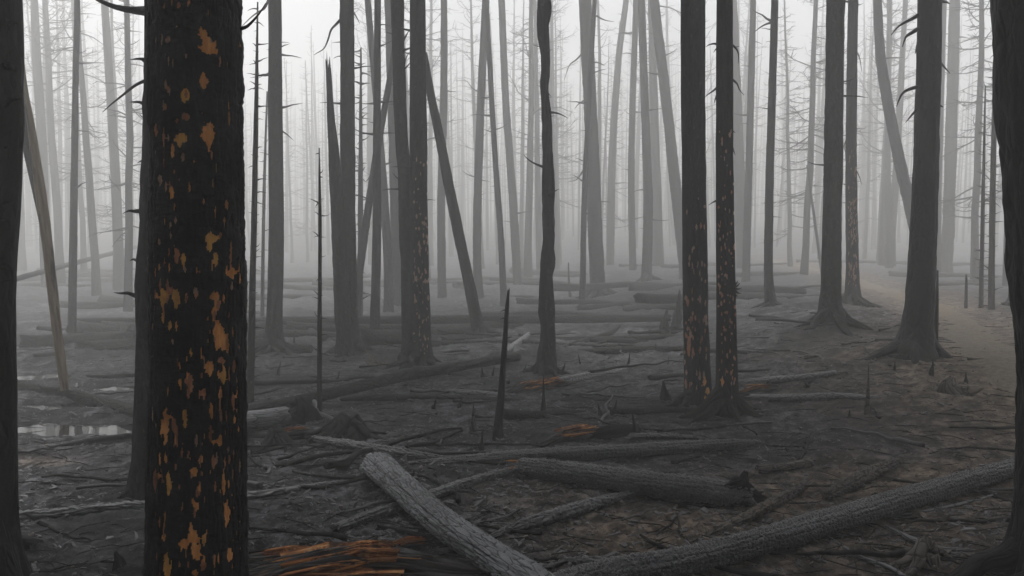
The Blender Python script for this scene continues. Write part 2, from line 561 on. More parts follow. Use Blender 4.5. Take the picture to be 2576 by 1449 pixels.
P.inputs['Base Color'].default_value = (0.02, 0.02, 0.02, 1)
P.inputs['Roughness'].default_value = 0.03
P.inputs['IOR'].default_value = 1.33
P.inputs['Specular IOR Level'].default_value = 0.5
L.new(bump(N, L, tex(N, L, 'noise', 9.0, (1, 1, 1), 'Object', Detail=2.0), 0.05, 0.01), P.inputs['Normal'])
M['water'] = mw

# ------------------------------------------------------------------ ground, trail, puddles
def build_ground():
    f = math.radians(47)
    ang = np.concatenate([np.linspace(-f, f, 800), np.linspace(f, 2 * math.pi - f, 62)[1:-1]])
    r1 = 1.5 * (9.0 / 1.5) ** (np.linspace(0, 1, 340))
    r2 = 9.0 * (24.0 / 9.0) ** (np.linspace(0, 1, 120))[1:]
    r3 = 24.0 * (200.0 / 24.0) ** (np.linspace(0, 1, 100))[1:]
    r = np.concatenate([[0.3, 0.8], r1, r2, r3])
    A, R = np.meshgrid(ang, r)
    X, Y = R * np.sin(A), R * np.cos(A)
    Z = gz(X, Y)
    V = np.stack([X, Y, Z], -1).reshape(-1, 3)
    m, n = A.shape
    idx = np.arange(m * n).reshape(m, n)
    nx = np.roll(idx, -1, 1)
    quads = np.stack([idx[:-1], idx[1:], nx[1:], nx[:-1]], -1).reshape(-1, 4)
    k = len(V)
    V = np.vstack([V, [[0, 0, float(gz(np.array([0.]), np.array([0.]))[0])]]])
    tris = np.stack([idx[0], nx[0], np.full(n, k)], -1)
    me = mesh_np('ground', V, quads, tris)
    x, y = V[:, 0], V[:, 1]
    def blob(cx, cy, rx, ry):
        return np.exp(-(((x - cx) / rx) ** 2 + ((y - cy) / ry) ** 2))
    s = 0.9 * blob(1.9, 4.9, 1.0, 0.55) + 0.75 * blob(0.75, 4.35, 0.55, 0.45) + 0.9 * blob(3.2, 5.4, 1.2, 0.35) + 0.55 * blob(2.3, 3.7, 1.5, 0.8)
    s += 0.75 * np.exp(-(seg_dist(x, y, TRAIL) / 1.1) ** 2) + 0.45 * blob(4.5, 7.5, 1.6, 2.4) + 0.5 * blob(-3.6, 5.9, 0.35, 0.18)
    s += 0.25 * blob(0.1, 4.9, 0.5, 0.3)
    s = np.clip(s + 0.25 * fbm(x * 1.7, y * 1.7, o=4, seed=71) * (s > 0.05), 0, 1)
    at_ = me.attributes.new('soil', 'FLOAT', 'POINT')
    at_.data.foreach_set('value', s.astype(np.float32))
    tag(link('ground', me, M['ground']), 'charred dark ground with ash and flakes', None, None, 'structure')

def build_trail():
    P, _ = resample([(a, b, 0) for a, b in TRAIL], [1] * len(TRAIL), 0.06)
    C = P[:, :2]
    T = np.gradient(C, axis=0)
    T /= np.linalg.norm(T, axis=1)[:, None]
    Nn = np.stack([-T[:, 1], T[:, 0]], -1)
    k = np.linspace(-1, 1, 25)
    s = np.arange(len(C)) * 0.06
    wl_ = 0.36 + 0.34 * fbm(s * 1.3, s * 0 + 1.5, o=3, seed=81)
    wr_ = 0.36 + 0.34 * fbm(s * 1.3, s * 0 + 7.5, o=3, seed=82)
    W = np.where(k[None] < 0, wl_[:, None] * k[None], wr_[:, None] * k[None])
    X = C[:, 0:1] + Nn[:, 0:1] * W
    Y = C[:, 1:2] + Nn[:, 1:2] * W
    Z = gh(X, Y) + 0.020 * fbm(X * 5, Y * 5, o=4, seed=83) - 0.006 - 0.060 * np.abs(k[None]) ** 3 + 0.035 * np.abs(k[None]) * fbm(X * 2.5, Y * 2.5, o=3, seed=84)
    m, n = X.shape
    idx = np.arange(m * n).reshape(m, n)
    q = np.stack([idx[:-1, :-1], idx[:-1, 1:], idx[1:, 1:], idx[1:, :-1]], -1).reshape(-1, 4)
    tag(link('trail', mesh_np('trail', np.stack([X, Y, Z], -1), q), M['trail']), 'pale gravel trail curving between the trees', None, None, 'structure')

def build_pools():
    for px, py, rx, ry, d in POOLS:
        a = np.linspace(0, 2 * math.pi, 28, endpoint=False)
        x, y = px + 1.5 * rx * np.cos(a), py + 1.5 * ry * np.sin(a)
        z = float(gh(px, py)) + 0.048
        V = np.vstack([np.stack([x, y, x * 0 + z], -1), [[px, py, z]]])
        t = np.stack([np.arange(28), (np.arange(28) + 1) % 28, np.full(28, 28)], -1)
        tag(link('puddle', mesh_np('puddle', V, None, t, smooth=False), M['water']), 'shallow puddle shining among burnt litter', None, None, 'structure')

build_ground()
build_trail()
build_pools()

# ------------------------------------------------------------------ trees
def bark_disp(seed, a1=0.05, a2=0.03, lumps=0.0, flare=0.0, fh=0.22, lobes=5, wav=0.0):
    ph = seed * 1.37
    def f(TH, S, R):
        c, s_ = np.cos(TH), np.sin(TH)
        z = S
        d = R * (a1 * fbm(c * 1.6 + ph, s_ * 1.6 + ph, z * 1.3, o=3, seed=seed) * 2 + a2 * fbm(c * 7 + ph, s_ * 7, z * 6, o=3, seed=seed + 5) * 2)
        if lumps:
            d = d + R * lumps * np.clip(vn(c * 1.2 + 4, s_ * 1.2 + ph, z * 3.2, seed=seed + 9), -0.3, 1)
        if wav:
            d = d + R * wav * fbm(c * 0.8 + 3, s_ * 0.8 + ph, z * 2.2, o=3, seed=seed + 10)
        if flare:
            lob = 0.45 + 0.55 * np.abs(np.cos(TH * lobes * 0.5 + ph + 0.6 * np.sin(TH + ph)))
            d = d + R * flare * lob * np.exp(-np.clip(z - 0.05, 0, None) / fh)
        return d
    return f

class Tree:
    pass

TREES = {}
def tree(key, label, ctrl, mat='bark', Y=None, height=16.0, top_open=True, sides=28, ds=0.06, flare=0.5, lobes=5, a1=0.06, a2=0.06,
         lumps=0.0, wav=0.0, name='burnt_tree', cat='tree', jag=0.0, group=None, lean_y=0.0, roots=0, root_len=0.6, fh=0.22, dense=None, mid_bend=0.0):
    """ctrl: [(u, v, width)] from the foot upwards, read off the photograph; feet stand on the ground"""
    seed = abs(hash_str(key)) % 1000
    u0, v0, w0 = ctrl[0]
    if Y is None:
        base = gp(u0, v0)
        Y = base[1]
    else:
        base = at(u0, v0, Y)
        base[2] = float(gh(base[0], base[1]))
    dep = Y
    pts, rad = [base - np.array([0, 0, 0.12])], [w0 / 2 / F * dep]
    zs = []
    for (u, v, w) in ctrl:
        p = at(u, v, Y)
        if p[2] < base[2] + 0.03:
            p = base + np.array([0, 0, 0.03])
        p[1] += lean_y * (p[2] - base[2])
        pts.append(p)
        rad.append(w / 2 / F * dep)
        zs.append(p[2])
    if top_open:
        d = pts[-1] - pts[-2]
        d = d / np.linalg.norm(d)
        h0, r0 = pts[-1][2], rad[-1]
        d = d * 0.6 + np.array([0, 0, 0.4])
        d /= d[2]
        H = max(height, h0 + 2.5)
        for k in (0.25, 0.6, 1.0):
            pts.append(pts[len(ctrl)] + d * (H - h0) * k)
            rad.append(r0 * (1 - 0.85 * k))
    C, R = resample(pts, rad, ds)
    if dense:
        z0, z1, dd = dense
        s = np.concatenate([[0], np.cumsum(np.linalg.norm(np.diff(C, axis=0), axis=1))])
        za = np.interp(z0, C[:, 2], s)
        zb = np.interp(z1, C[:, 2], s)
        sn = np.concatenate([np.arange(0, za, 0.06), np.arange(za, zb, dd), np.arange(zb, s[-1], 0.15), [s[-1]]])
        C = np.stack([np.interp(sn, s, C[:, i]) for i in range(3)], -1)
        R = np.interp(sn, s, R)
    t = Tree()
    t.key, t.Y, t.base, t.seed, t.C, t.R = key, Y, base, seed, C, R
    t.root = tag(empty(name, base), label, cat, group)
    t.mat = M[mat]
    t.disp = bark_disp(seed, a1, a2, lumps, flare, fh, lobes, wav)
    t.sides, t.jag = sides, jag
    TREES[key] = t
    if not dense:
        me = tube('trunk', C, R, sides, t.disp, jag=(0, jag), seed=seed, origin=base)
        t.trunk = link('trunk', me, t.mat, t.root)
    r = random.Random(seed)
    for k in range(roots):
        a = 2 * math.pi * (k + r.uniform(-.3, .3)) / roots
        root(t, a, root_len * r.uniform(.7, 1.3), rad[0] * r.uniform(.35, .55))
    return t

def hash_str(s):
    h = 17
    for c in s:
        h = (h * 31 + ord(c)) & 0xffffff
    return h

def root(t, a, length, r0, end=None):
    b = t.base
    rr = random.Random(int(a * 1000) + t.seed)
    if end is not None:
        dx, dy = end[0] - b[0], end[1] - b[1]
        a, length = math.atan2(dx, dy), math.hypot(dx, dy)
    d = np.array([math.sin(a), math.cos(a), 0])
    n = np.array([d[1], -d[0], 0])
    rt = t.R[2] * 0.75
    pts, rad = [], []
    for k in range(7):
        q = k / 6
        p = b + d * (rt * 0.4 + (length - rt * 0.4) * q) + n * (0.12 * length * rr.uniform(-1, 1) * q)
        zz = float(gz(np.array([p[0]]), np.array([p[1]]))[0])
        p[2] = zz + (r0 * 2.4 + 0.02) * (1 - q) ** 2.6 + (0.30 * r0) * (1 - q) - 0.012 * q - 0.6 * r0 * q ** 3
        pts.append(p)
        rad.append(r0 * (1.0 - 0.8 * q))
    C, R = resample(pts, rad, 0.05)
    o = link('root', tube('root', C, R, 10, bark_disp(t.seed + int(a * 50), 0.30, 0.16), seed=t.seed, origin=b), t.mat, t.root)
    return o

def branch(t, pts_px, r0, dy=0.0, name='branch', m=None, tip=0.15):
    """a single dead branch, read off the photograph at the trunk's distance; dy = how far its tip leans away"""
    n = len(pts_px)
    P = [at(u, v, t.Y + dy * k / max(1, n - 1)) for k, (u, v) in enumerate(pts_px)]
    R = [r0 * (1 - (1 - tip) * k / max(1, n - 1)) for k in range(n)]
    C, R = resample(P, R, max(0.02, r0 * 2))
    return link(name, tube(name, C, R, 7, bark_disp(t.seed + int(pts_px[0][1]), 0.12, 0.1), seed=t.seed, origin=t.base), m or M['bark'], t.root)

def trunk_at(t, z):
    return np.array([np.interp(z, t.C[:, 2], t.C[:, i]) for i in range(3)]), float(np.interp(z, t.C[:, 2], t.R))

STUB = {}
def stub_mesh(k):
    if k not in STUB:
        rr = random.Random(k)
        pts = [np.array([0, 0, 0.0])]
        d = np.array([1.0, 0, 0])
        for i in range(4):
            pts.append(pts[-1] + d * 0.25)
            d = d + np.array([0, rr.uniform(-.25, .25), rr.uniform(-.35, .3)])
            d /= np.linalg.norm(d)
        C, R = resample(pts, [0.09, 0.06, 0.042, 0.028, 0.006], 0.12)
        STUB[k] = tube('twig_stub', C, R, 6, None, seed=k)
    return STUB[k]

def stub(t, z, az, length, thick=1.0, k=None, name='twig_stub', tilt=0.0):
    p, r = trunk_at(t, z)
    rr = random.Random(int(z * 997) + int(az * 100) + t.seed)
    d = np.array([math.cos(az), math.sin(az), 0])
    o = link(name, stub_mesh(rr.randrange(6) if k is None else k), M['bark'], t.root)
    o.location = (p + d * r * 0.8) - t.base
    o.rotation_euler = (rr.uniform(-.5, .5), -tilt, az)
    o.scale = (length, length * thick * 1.25, length * thick * 1.25)
    return o

def pieces(k, n):
    """connected groups of grid cells (k = cell numbers, n = cells per ring)"""
    left, out = set(int(a) for a in k), []
    while left:
        st = [left.pop()]
        grp = list(st)
        while st:
            a = st.pop()
            for b in (a - 1, a + 1, a - n, a + n, a - n - 1, a - n + 1, a + n - 1, a + n + 1):
                if b in left:
                    left.remove(b)
                    st.append(b)
                    grp.append(b)
        out.append(np.array(sorted(grp)))
    return out

def scars(t, spec, cell_th, dense_z, pit, pick, stuff=False, back=0, rag=0.75):
    """flaked-off bark: every scar is a recessed sheet of inner bark of its own. spec rows: (u, v, w, h, tone[, skew])"""
    C, R = t.C, t.R
    front = np.arange(-math.pi * 1.06, math.pi * 0.06, cell_th)
    rest = np.linspace(math.pi * 0.06, math.pi * 0.94, 22)[1:-1]
    th = np.concatenate([rest[len(rest) // 2:] - 2 * math.pi, front, rest[:len(rest) // 2]])
    g = tube('trunk', C, R, 0, t.disp, theta=th, ret=True, seed=t.seed, jag=(0, t.jag))
    V = g['V']
    m, n = V.shape[:2]
    quads = g['quads']
    cen = V.reshape(-1, 3)[quads].mean(axis=1)
    qth = (np.repeat(th[None], m - 1, 0)).ravel()
    qs = np.repeat(g['s'][:-1], n)
    U, W = proj(cen)
    facing = (qth > -math.pi * 1.07) & (qth < 0.07 * math.pi) & (cen[:, 2] < dense_z[1] - .01) & (cen[:, 2] > dense_z[0] + .01)
    own = np.full(len(quads), -1)
    n1 = vn(U * 0.16, W * 0.05, seed=t.seed) * 0.6 + vn(U * 0.45, W * 0.16, seed=t.seed + 1) * 0.4
    n2 = vn(U * 0.07 + 9, W * 0.035, seed=t.seed + 2)
    for i, row in enumerate(spec):
        u, v, w, h = row[:4]
        sk = row[5] if len(row) > 5 else 0.0
        sel = facing & (np.abs(U - u) < w) & (np.abs(W - v) < h)
        if not sel.any():
            continue
        du = (U[sel] - u - sk * (W[sel] - v) + 0.12 * w * n2[sel]) / (w / 2)
        dv = (W[sel] - v) / (h / 2)
        rr = np.sqrt(du ** 2 * (1 + 0.7 * np.abs(dv)) + np.abs(dv) ** 2.2)
        ok = rr + rag * min(1.0, w / 22) * n1[sel] * 0.8 < 1.0
        k = np.where(sel)[0][ok]
        own[k] = i
    # recess: vertices whose faces all belong to scars sink below the bark
    fv = np.zeros(m * n)
    ft = np.zeros(m * n)
    for c in range(4):
        np.add.at(ft, quads[:, c], 1)
        np.add.at(fv, quads[:, c], own >= 0)
    sunk = (fv == ft) & (fv > 0)
    TH = np.repeat(th[None], m, 0)
    Nrm = g['N1'][:, None, :] * np.cos(TH)[..., None] + g['N2'][:, None, :] * np.sin(TH)[..., None]
    Vf = g['verts'].copy()
    Nf = Nrm.reshape(-1, 3)
    base_v = V.reshape(-1, 3)
    Vf[:m * n] = np.where(sunk[:, None], base_v - Nf * pit, base_v)
    me = mesh_np('trunk', Vf - t.base, quads, g['tris'], g['uvq'], g['uvt'])
    t.trunk = link('trunk', me, t.mat, t.root)
    uvq = g['uvq'].reshape(-1, 4, 2)
    sheet = base_v - Nf * pit * 0.55
    tones = {}
    for i, row in enumerate(spec):
        k = np.where(own == i)[0]
        if len(k) < 2:
            continue
        if stuff:
            tones.setdefault(row[4], []).append(k)
            continue
        for kk in pieces(k, n):
            if len(kk) < 2:
                continue
            vi, inv = np.unique(quads[kk].ravel(), return_inverse=True)
            sm = mesh_np('bark_scar', sheet[vi] - t.base, inv.reshape(-1, 4), None, uvq[kk].reshape(-1, 2))
            link('bark_scar', sm, pick(row[4]), t.root)
    for tone, ks in tones.items():
        k = np.concatenate(ks)
        vi, inv = np.unique(quads[k].ravel(), return_inverse=True)
        sm = mesh_np('bark_scars', sheet[vi] - t.base, inv.reshape(-1, 4), None, uvq[k].reshape(-1, 2))
        tag(link('bark_scars', sm, pick(tone), t.root), kind='stuff')

def random_scars(seed, u0, u1, rows, wpx, hpx, tone='pppro'):
    r = random.Random(seed)
    out = []
    for (va, vb, n) in rows:
        for _ in range(n):
            v = r.uniform(va, vb)
            out.append((r.uniform(u0, u1), v, r.uniform(*wpx), r.uniform(*hpx), r.choice(tone)))
    return out

# --- the big scarred trunk close by on the left
big = tree('big', 'thick black trunk in left foreground flecked with many orange bark scars', [(500, 1753, 244), (499, 1449, 236), (498, 724, 226), (490, 0, 216)],
           mat='bark_big', Y=2.8, height=19, flare=0.35, a1=0.02, a2=0.012, dense=(0.38, 2.62, 0.0035), lobes=6)
_bd = big.disp
def big_disp(TH, S, R):
    c, s_ = np.cos(TH), np.sin(TH)
    d = _bd(TH, S, R)
    d = d + 0.0035 * fbm(c * 9, s_ * 9, S * 34, o=4, seed=301) + 0.0022 * (1 - np.abs(vn(c * 6, s_ * 6, S * 48, seed=303)) * 2)
    ed, cid = cells(TH * 7.0, S * 9.0, seed=305)
    return d + 0.0035 * (sstep(0, 0.25, ed) - 0.5) + 0.003 * cid
big.disp = big_disp
SC = 1.28
def C4(y0, rows):            # rows read from an enlarged view: x, y, w, h, tone
    k = 2.4145
    return [((500 + r[0] / k) / 1.56522, (y0 + r[1] / k) / 1.56522, r[2] / k / 1.565 * SC, r[3] / k / 1.565 * 1.25, r[4]) + tuple(r[5:]) for r in rows]
BS = C4(0, [(285, 10, 18, 60, 'p'), (420, 15, 34, 70, 'r'), (490, 48, 44, 58, 'r'), (595, 12, 34, 44, 'r'), (775, 125, 20, 70, 'd'),
            (722, 330, 100, 140, 'o', .1), (775, 440, 140, 170, 'o', .1), (268, 385, 22, 80, 'p'), (322, 375, 26, 120, 'p'), (383, 370, 44, 66, 'p'), (357, 515, 14, 50, 'g'),
            (890, 590, 28, 100, 'r'), (965, 620, 18, 70, 'd'), (728, 770, 70, 140, 'o'), (538, 905, 82, 110, 'a'), (362, 795, 34, 90, 'p'),
            (340, 1000, 34, 120, 'p'), (555, 1110, 84, 66, 'r'), (470, 1145, 34, 60, 'd'), (978, 1130, 34, 140, 'r'), (268, 1245, 44, 120, 'r'), (303, 1205, 14, 70, 'p'),
            (508, 1310, 132, 110, 'a'), (500, 1360, 60, 60, 'a'), (782, 1285, 106, 200, 'o'), (342, 1300, 26, 190, 'r'), (428, 1410, 36, 90, 'o'), (262, 1420, 16, 60, 'p')])
BS += C4(550, [(428, 120, 38, 130, 'o'), (263, 120, 18, 80, 'p'), (345, 190, 18, 230, 'r'), (528, 160, 34, 80, 'p'), (440, 305, 28, 50, 'd'), (308, 390, 54, 100, 'p'), (495, 380, 22, 34, 'g'),
               (418, 500, 42, 140, 'o'), (822, 410, 26, 84, 'o'), (230, 410, 14, 60, 'p'), (955, 620, 36, 100, 'd'), (930, 780, 26, 110, 'd'), (457, 765, 32, 80, 'p'), (272, 640, 14, 60, 'g'),
               (302, 970, 32, 80, 'p'), (893, 905, 34, 70, 'r'), (805, 935, 108, 96, 'a'), (790, 1020, 48, 90, 'a'), (470, 1100, 44, 160, 'r'), (538, 1130, 54, 100, 'a'), (537, 1210, 20, 80, 'a'),
               (852, 1140, 44, 130, 'a'), (995, 1120, 36, 300, 'r'), (1005, 1275, 80, 110, 'o'), (955, 1240, 22, 120, 'o'), (300, 1215, 32, 80, 'o'), (262, 1260, 22, 110, 'o'), (240, 1130, 14, 90, 'p')])
BS += C4(1100, [(312, 60, 32, 120, 'r'), (260, 150, 26, 110, 'o'), (335, 170, 46, 170, 'a'), (382, 110, 44, 210, 'r'), (440, 150, 50, 130, 'o'), (462, 185, 74, 170, 'a'), (655, 120, 48, 100, 'p'),
                (845, 165, 84, 110, 'o'), (858, 235, 58, 110, 'o'), (828, 325, 40, 130, 'o'), (335, 365, 44, 110, 'a'), (400, 445, 44, 100, 'a'), (430, 590, 30, 60, 'p'), (235, 450, 22, 100, 'r'),
                (880, 490, 80, 160, 'o'), (900, 600, 112, 130, 'o'), (965, 610, 36, 170, 'o'), (1015, 500, 28, 120, 'r'), (608, 705, 30, 90, 'a'), (790, 840, 70, 130, 'o'), (912, 775, 80, 56, 'r'), (1022, 830, 34, 130, 'r'),
                (925, 920, 46, 180, 'a'), (980, 900, 30, 130, 'r'), (590, 960, 66, 110, 'r'), (605, 1030, 40, 100, 'r'), (580, 1090, 34, 90, 'd'), (738, 1080, 48, 130, 'r'), (378, 1080, 24, 50, 'p'),
                (893, 1090, 36, 120, 'o'), (895, 1220, 28, 210, 'r'), (1018, 1160, 38, 160, 'r'), (805, 1250, 36, 150, 'o'), (235, 1270, 22, 190, 'p'), (545, 1330, 44, 170, 'a'), (360, 1350, 70, 200, 'o'),
                (440, 1370, 44, 130, 'r'), (268, 1395, 16, 60, 'p'), (800, 1420, 40, 60, 'd'), (950, 1300, 20, 130, 'd')])
BS += C4(1668, [(360, 60, 64, 230, 'o'), (450, 40, 34, 80, 'r'), (797, 110, 34, 140, 'r'), (840, 180, 70, 40, 'o'), (890, 165, 46, 110, 'o'), (658, 165, 38, 100, 'p'), (942, 85, 16, 80, 'r'), (995, 95, 16, 90, 'r'), (968, 250, 32, 70, 'p'),
                (360, 330, 38, 140, 'o'), (310, 350, 18, 150, 'r'), (518, 305, 16, 90, 'p'), (703, 345, 46, 80, 'o'), (828, 365, 40, 110, 'r'), (645, 470, 90, 76, 'o'), (1083, 400, 26, 130, 'p'), (262, 540, 40, 230, 'r'),
                (392, 570, 56, 210, 'a'), (345, 560, 20, 50, 'r'), (690, 620, 30, 130, 'r'), (668, 660, 40, 90, 'r'), (845, 600, 34, 90, 'r'), (927, 570, 40, 210, 'o'), (1014, 480, 22, 150, 'd'), (625, 740, 40, 60, 'o'), (658, 790, 56, 90, 'o'),
                (318, 705, 16, 90, 'p'), (352, 880, 28, 110, 'p'), (955, 860, 52, 200, 'o'), (302, 950, 24, 130, 'r'), (258, 860, 26, 90, 'd'), (605, 1010, 38, 130, 'o'), (630, 1090, 96, 130, 'o'), (540, 1150, 80, 90, 'o'), (512, 1200, 22, 70, 'o'),
                (640, 1210, 70, 130, 'o'), (675, 1260, 60, 90, 'o'), (690, 1170, 30, 90, 'o'), (735, 1100, 50, 110, 'a'), (340, 1075, 42, 90, 'o'), (413, 1090, 12, 90, 'p'), (985, 1250, 46, 150, 'o'), (272, 1270, 22, 90, 'r'),
                (362, 1360, 74, 210, 'a'), (722, 1350, 56, 120, 'r'), (580, 1350, 28, 80, 'r'), (648, 1425, 66, 60, 'o'), (1085, 1180, 14, 110, 'g')])
TONE = {'o': 'scar_orange', 'a': 'scar_amber', 'r': 'scar_red', 'p': 'scar_pink', 'd': 'scar_red', 'g': 'scar_pink'}
BS += random_scars(57, 384, 612, [(0, 400, 18), (400, 700, 22), (700, 1000, 40), (1000, 1449, 62)], (5, 10), (12, 42), 'orrpdo')
scars(big, BS, 0.0035 / 0.172, (0.38, 2.62), 0.008, lambda k: M[TONE[k]])
branch(big, [(607, 72), (622, 66), (640, 48), (655, 30), (668, 8)], 0.007, -0.1)

# --- far left and far right trunks cut by the picture's edges
tA = tree('edge_left', 'black trunk cut off by left edge of picture with short thorny stubs', [(-66, 1500, 220), (-70, 1300, 192), (-72, 724, 196), (-66, 0, 210)], mat='bark_black', Y=3.7, height=17, sides=48, ds=0.04, flare=0.35, roots=4, a2=0.02)
for v, ln in ((60, .05), (70, .06), (172, .09), (268, .07), (378, .03), (520, .04), (560, .03), (664, .08), (712, .04)):
    z = at(40, v, tA.Y)[2]
    stub(tA, z, -0.25, ln * 2.0, 1.5, tilt=0.1)
tB = tree('behind_big', 'dark grey trunk half hidden behind the thick orange-scarred trunk', [(408, 1240, 130), (404, 1150, 118), (407, 770, 118), (413, 480, 112), (424, 0, 108)], mat='bark', height=16, sides=32, ds=0.06, flare=0.5, roots=0)
root(tB, 0, 0, 0.05, end=gp(262, 1268))
root(tB, 2.2, 0.5, 0.05)
for v, ln in ((28, .33), (102, .05), (160, .05), (150, .12), (262, .1), (300, .07), (402, .09), (532, .12), (660, .13), (743, .12)):
    stub(tB, at(370, v, tB.Y)[2], math.pi + .3 * ((v % 3) - 1), ln * 1.35, 1.3 if ln < .2 else .7, tilt=0.05)
branch(tB, [(372, 200), (340, 215), (310, 238), (280, 262), (258, 282)], 0.012, 0.2)

tR = tree('edge_right', 'massive black trunk with flared foot cut by right edge of picture', [(2668, 1470, 262), (2676, 1330, 236), (2684, 1150, 220), (2688, 900, 220), (2680, 700, 236), (2664, 400, 244), (2650, 0, 256)],
          mat='bark_black', Y=3.75, height=18, sides=72, ds=0.02, flare=0.5, fh=0.11, lobes=7, a2=0.05)
root(tR, 0, 0, 0.09, end=gp(2330, 1440))
root(tR, 0, 0, 0.07, end=gp(2400, 1560))
root(tR, 1.0, 0.6, 0.08)

# --- the dark pair right of centre
tP1 = tree('pair_left', 'straight dark trunk, left one of the close pair right of centre', [(1757, 1012, 66), (1752, 850, 64), (1749, 724, 62), (1742, 0, 58)], mat='bark', height=17, flare=0.55, fh=0.12, dense=(0.0, 2.6, 0.007), lobes=6, a2=0.02)
scars(tP1, random_scars(5, 1722, 1778, [(480, 620, 6), (620, 760, 20), (760, 900, 36), (900, 985, 14)], (5, 9), (9, 24), 'pppprr') + [(1733, 870, 10, 60, 'r'), (1772, 960, 12, 26, 'a'), (1780, 985, 16, 22, 'a'), (1775, 1000, 10, 14, 'a')],
      0.05, (0.0, 2.6), 0.006, lambda k: M[TONE[k]])
for e in ((1690, 1030), (1640, 1020)):
    root(tP1, 0, 0, 0.05, end=gp(*e))
tP2 = tree('pair_right', 'knobbly slimmer trunk, right one of the close pair, with broken branches', [(1829, 1040, 62), (1828, 950, 56), (1826, 724, 46), (1823, 400, 43), (1823, 0, 40)], mat='bark_brown', height=15, flare=0.4, fh=0.09, dense=(0.0, 2.9, 0.007), lobes=5, a1=0.06, a2=0.02)
scars(tP2, random_scars(9, 1806, 1850, [(330, 480, 12), (480, 620, 20), (620, 760, 26), (760, 900, 28), (900, 1000, 20)], (4, 8), (8, 18), 'ppprrr') + [(1812, 985, 10, 30, 'a'), (1806, 1000, 10, 14, 'o'), (1818, 960, 9, 20, 'o')],
      0.06, (0.0, 2.9), 0.005, lambda k: M[TONE[k]])
for e, r in (((1685, 1056), .085), ((1730, 1068), .07), ((1945, 1045), .07), ((1880, 1062), .06)):
    root(tP2, 0, 0, r, end=gp(*e))
for pp, r, dy in (([(1808, 112), (1795, 110), (1783, 113), (1776, 118)], .012, -.1), ([(1808, 115), (1800, 125), (1795, 132)], .010, -.2), ([(1840, 112), (1852, 122), (1858, 138), (1857, 160)], .012, -.1), ([(1838, 108), (1848, 118), (1860, 116)], .009, 0.1),
                  ([(1806, 218), (1795, 228), (1783, 236), (1775, 243)], .012, 0), ([(1842, 200), (1854, 210), (1860, 225), (1872, 240)], .012, 0), ([(1804, 235), (1799, 250), (1796, 262)], .009, -.1),
                  ([(1806, 503), (1795, 508), (1782, 516)], .012, -.05), ([(1844, 330), (1850, 334)], .008, 0), ([(1843, 372), (1850, 392)], .009, 0)):
    branch(tP2, pp, r, dy)
for a, b in (((1848, 722), (1862, 712)), ((1848, 726), (1866, 724)), ((1850, 732), (1864, 738)), ((1846, 735), (1856, 746)), ((1848, 718), (1856, 706))):
    branch(tP2, [a, ((a[0] + b[0]) / 2, (a[1] + b[1]) / 2 + 2), b], .012, -.1, name='burl_spike')

# --- middle distance trunks, each read off the photograph
t1 = tree('m695', 'straight grey trunk with pale peeled foot beside the thorny pole', [(688, 885, 50), (690, 800, 40), (695, 600, 38), (693, 300, 35), (691, 0, 32)], mat='bark', height=18, roots=5, root_len=0.7, a2=0.02)
for e in ((640, 905), (700, 905), (735, 890)):
    root(t1, 0, 0, 0.04, end=gp(*e)).data.materials[0] = M['bark_grey']
branch(t1, [(676, 0), (664, 22), (650, 30), (630, 45), (605, 70)], .02, -.6)
branch(t1, [(680, 182), (662, 190), (645, 200)], .012)
t2 = tree('m870', 'broad grey trunk with a broken snag leaning on its left side', [(880, 885, 62), (878, 780, 44), (875, 500, 38), (873, 0, 34)], mat='bark', height=18, roots=6, root_len=0.6)
branch(t2, [(858, 48), (845, 62), (833, 75), (825, 100), (815, 122), (800, 132), (790, 138)], .022, .3)
branch(t2, [(889, 30), (898, 45), (905, 60)], .015)
t2b = tree('snag828', 'broken snag with jagged top leaning against the broad grey trunk', [(866, 868, 40), (858, 700, 38), (848, 500, 33), (840, 380, 26), (832, 290, 20), (827, 200, 13)], mat='bark', Y=11.4, top_open=False, jag=0.35, flare=0.3, wav=0.25, name='broken_snag', cat='snag')
t3 = tree('m945', 'slim grey trunk with flared roots behind the leaning pole', [(942, 852, 26), (948, 600, 22), (948, 350, 19), (950, 0, 16)], mat='bark', height=14, roots=5, root_len=0.7)
t3b = tree('m935', 'slim leaning trunk reaching up beside the central dark trunks', [(978, 790, 24), (975, 640, 22), (960, 400, 18), (925, 0, 15)], mat='bark', Y=19, height=15)
t3c = tree('m990', 'pale wide trunk far behind the two central dark trunks', [(1002, 790, 36), (997, 500, 32), (982, 0, 28)], mat='bark', Y=21, height=19)
t4 = tree('m1015', 'dark trunk pressed against left side of the spotted central trunk', [(1032, 905, 40), (1028, 720, 38), (1020, 500, 34), (1010, 330, 32), (1002, 130, 31), (999, 0, 32)], mat='bark', Y=11.1, height=16, wav=0.15)
for pp in ([(1016, 165), (1022, 145), (1030, 130)], [(1016, 100), (1024, 85), (1032, 72)], [(1016, 175), (1026, 165), (1034, 155)]):
    branch(t4, pp, .014, -.2)
t5 = tree('m1053', 'thick central trunk speckled with pale bark scars, roots flaring', [(1057, 922, 66), (1057, 850, 54), (1054, 600, 46), (1052, 300, 42), (1050, 0, 38)], mat='bark', height=18, flare=0.75, fh=0.16, dense=(0.0, 3.6, 0.011), lobes=6, a2=0.02)
scars(t5, random_scars(21, 1040, 1078, [(390, 540, 14), (540, 680, 32), (680, 800, 32), (800, 890, 20)], (3.5, 8), (7, 18), 'pppg'), 0.055, (0.0, 3.6), 0.006, lambda k: M[TONE[k]])
for e, r in (((955, 940), .09), ((1000, 945), .06), ((1110, 930), .06), ((1130, 915), .05)):
    root(t5, 0, 0, r, end=gp(*e))
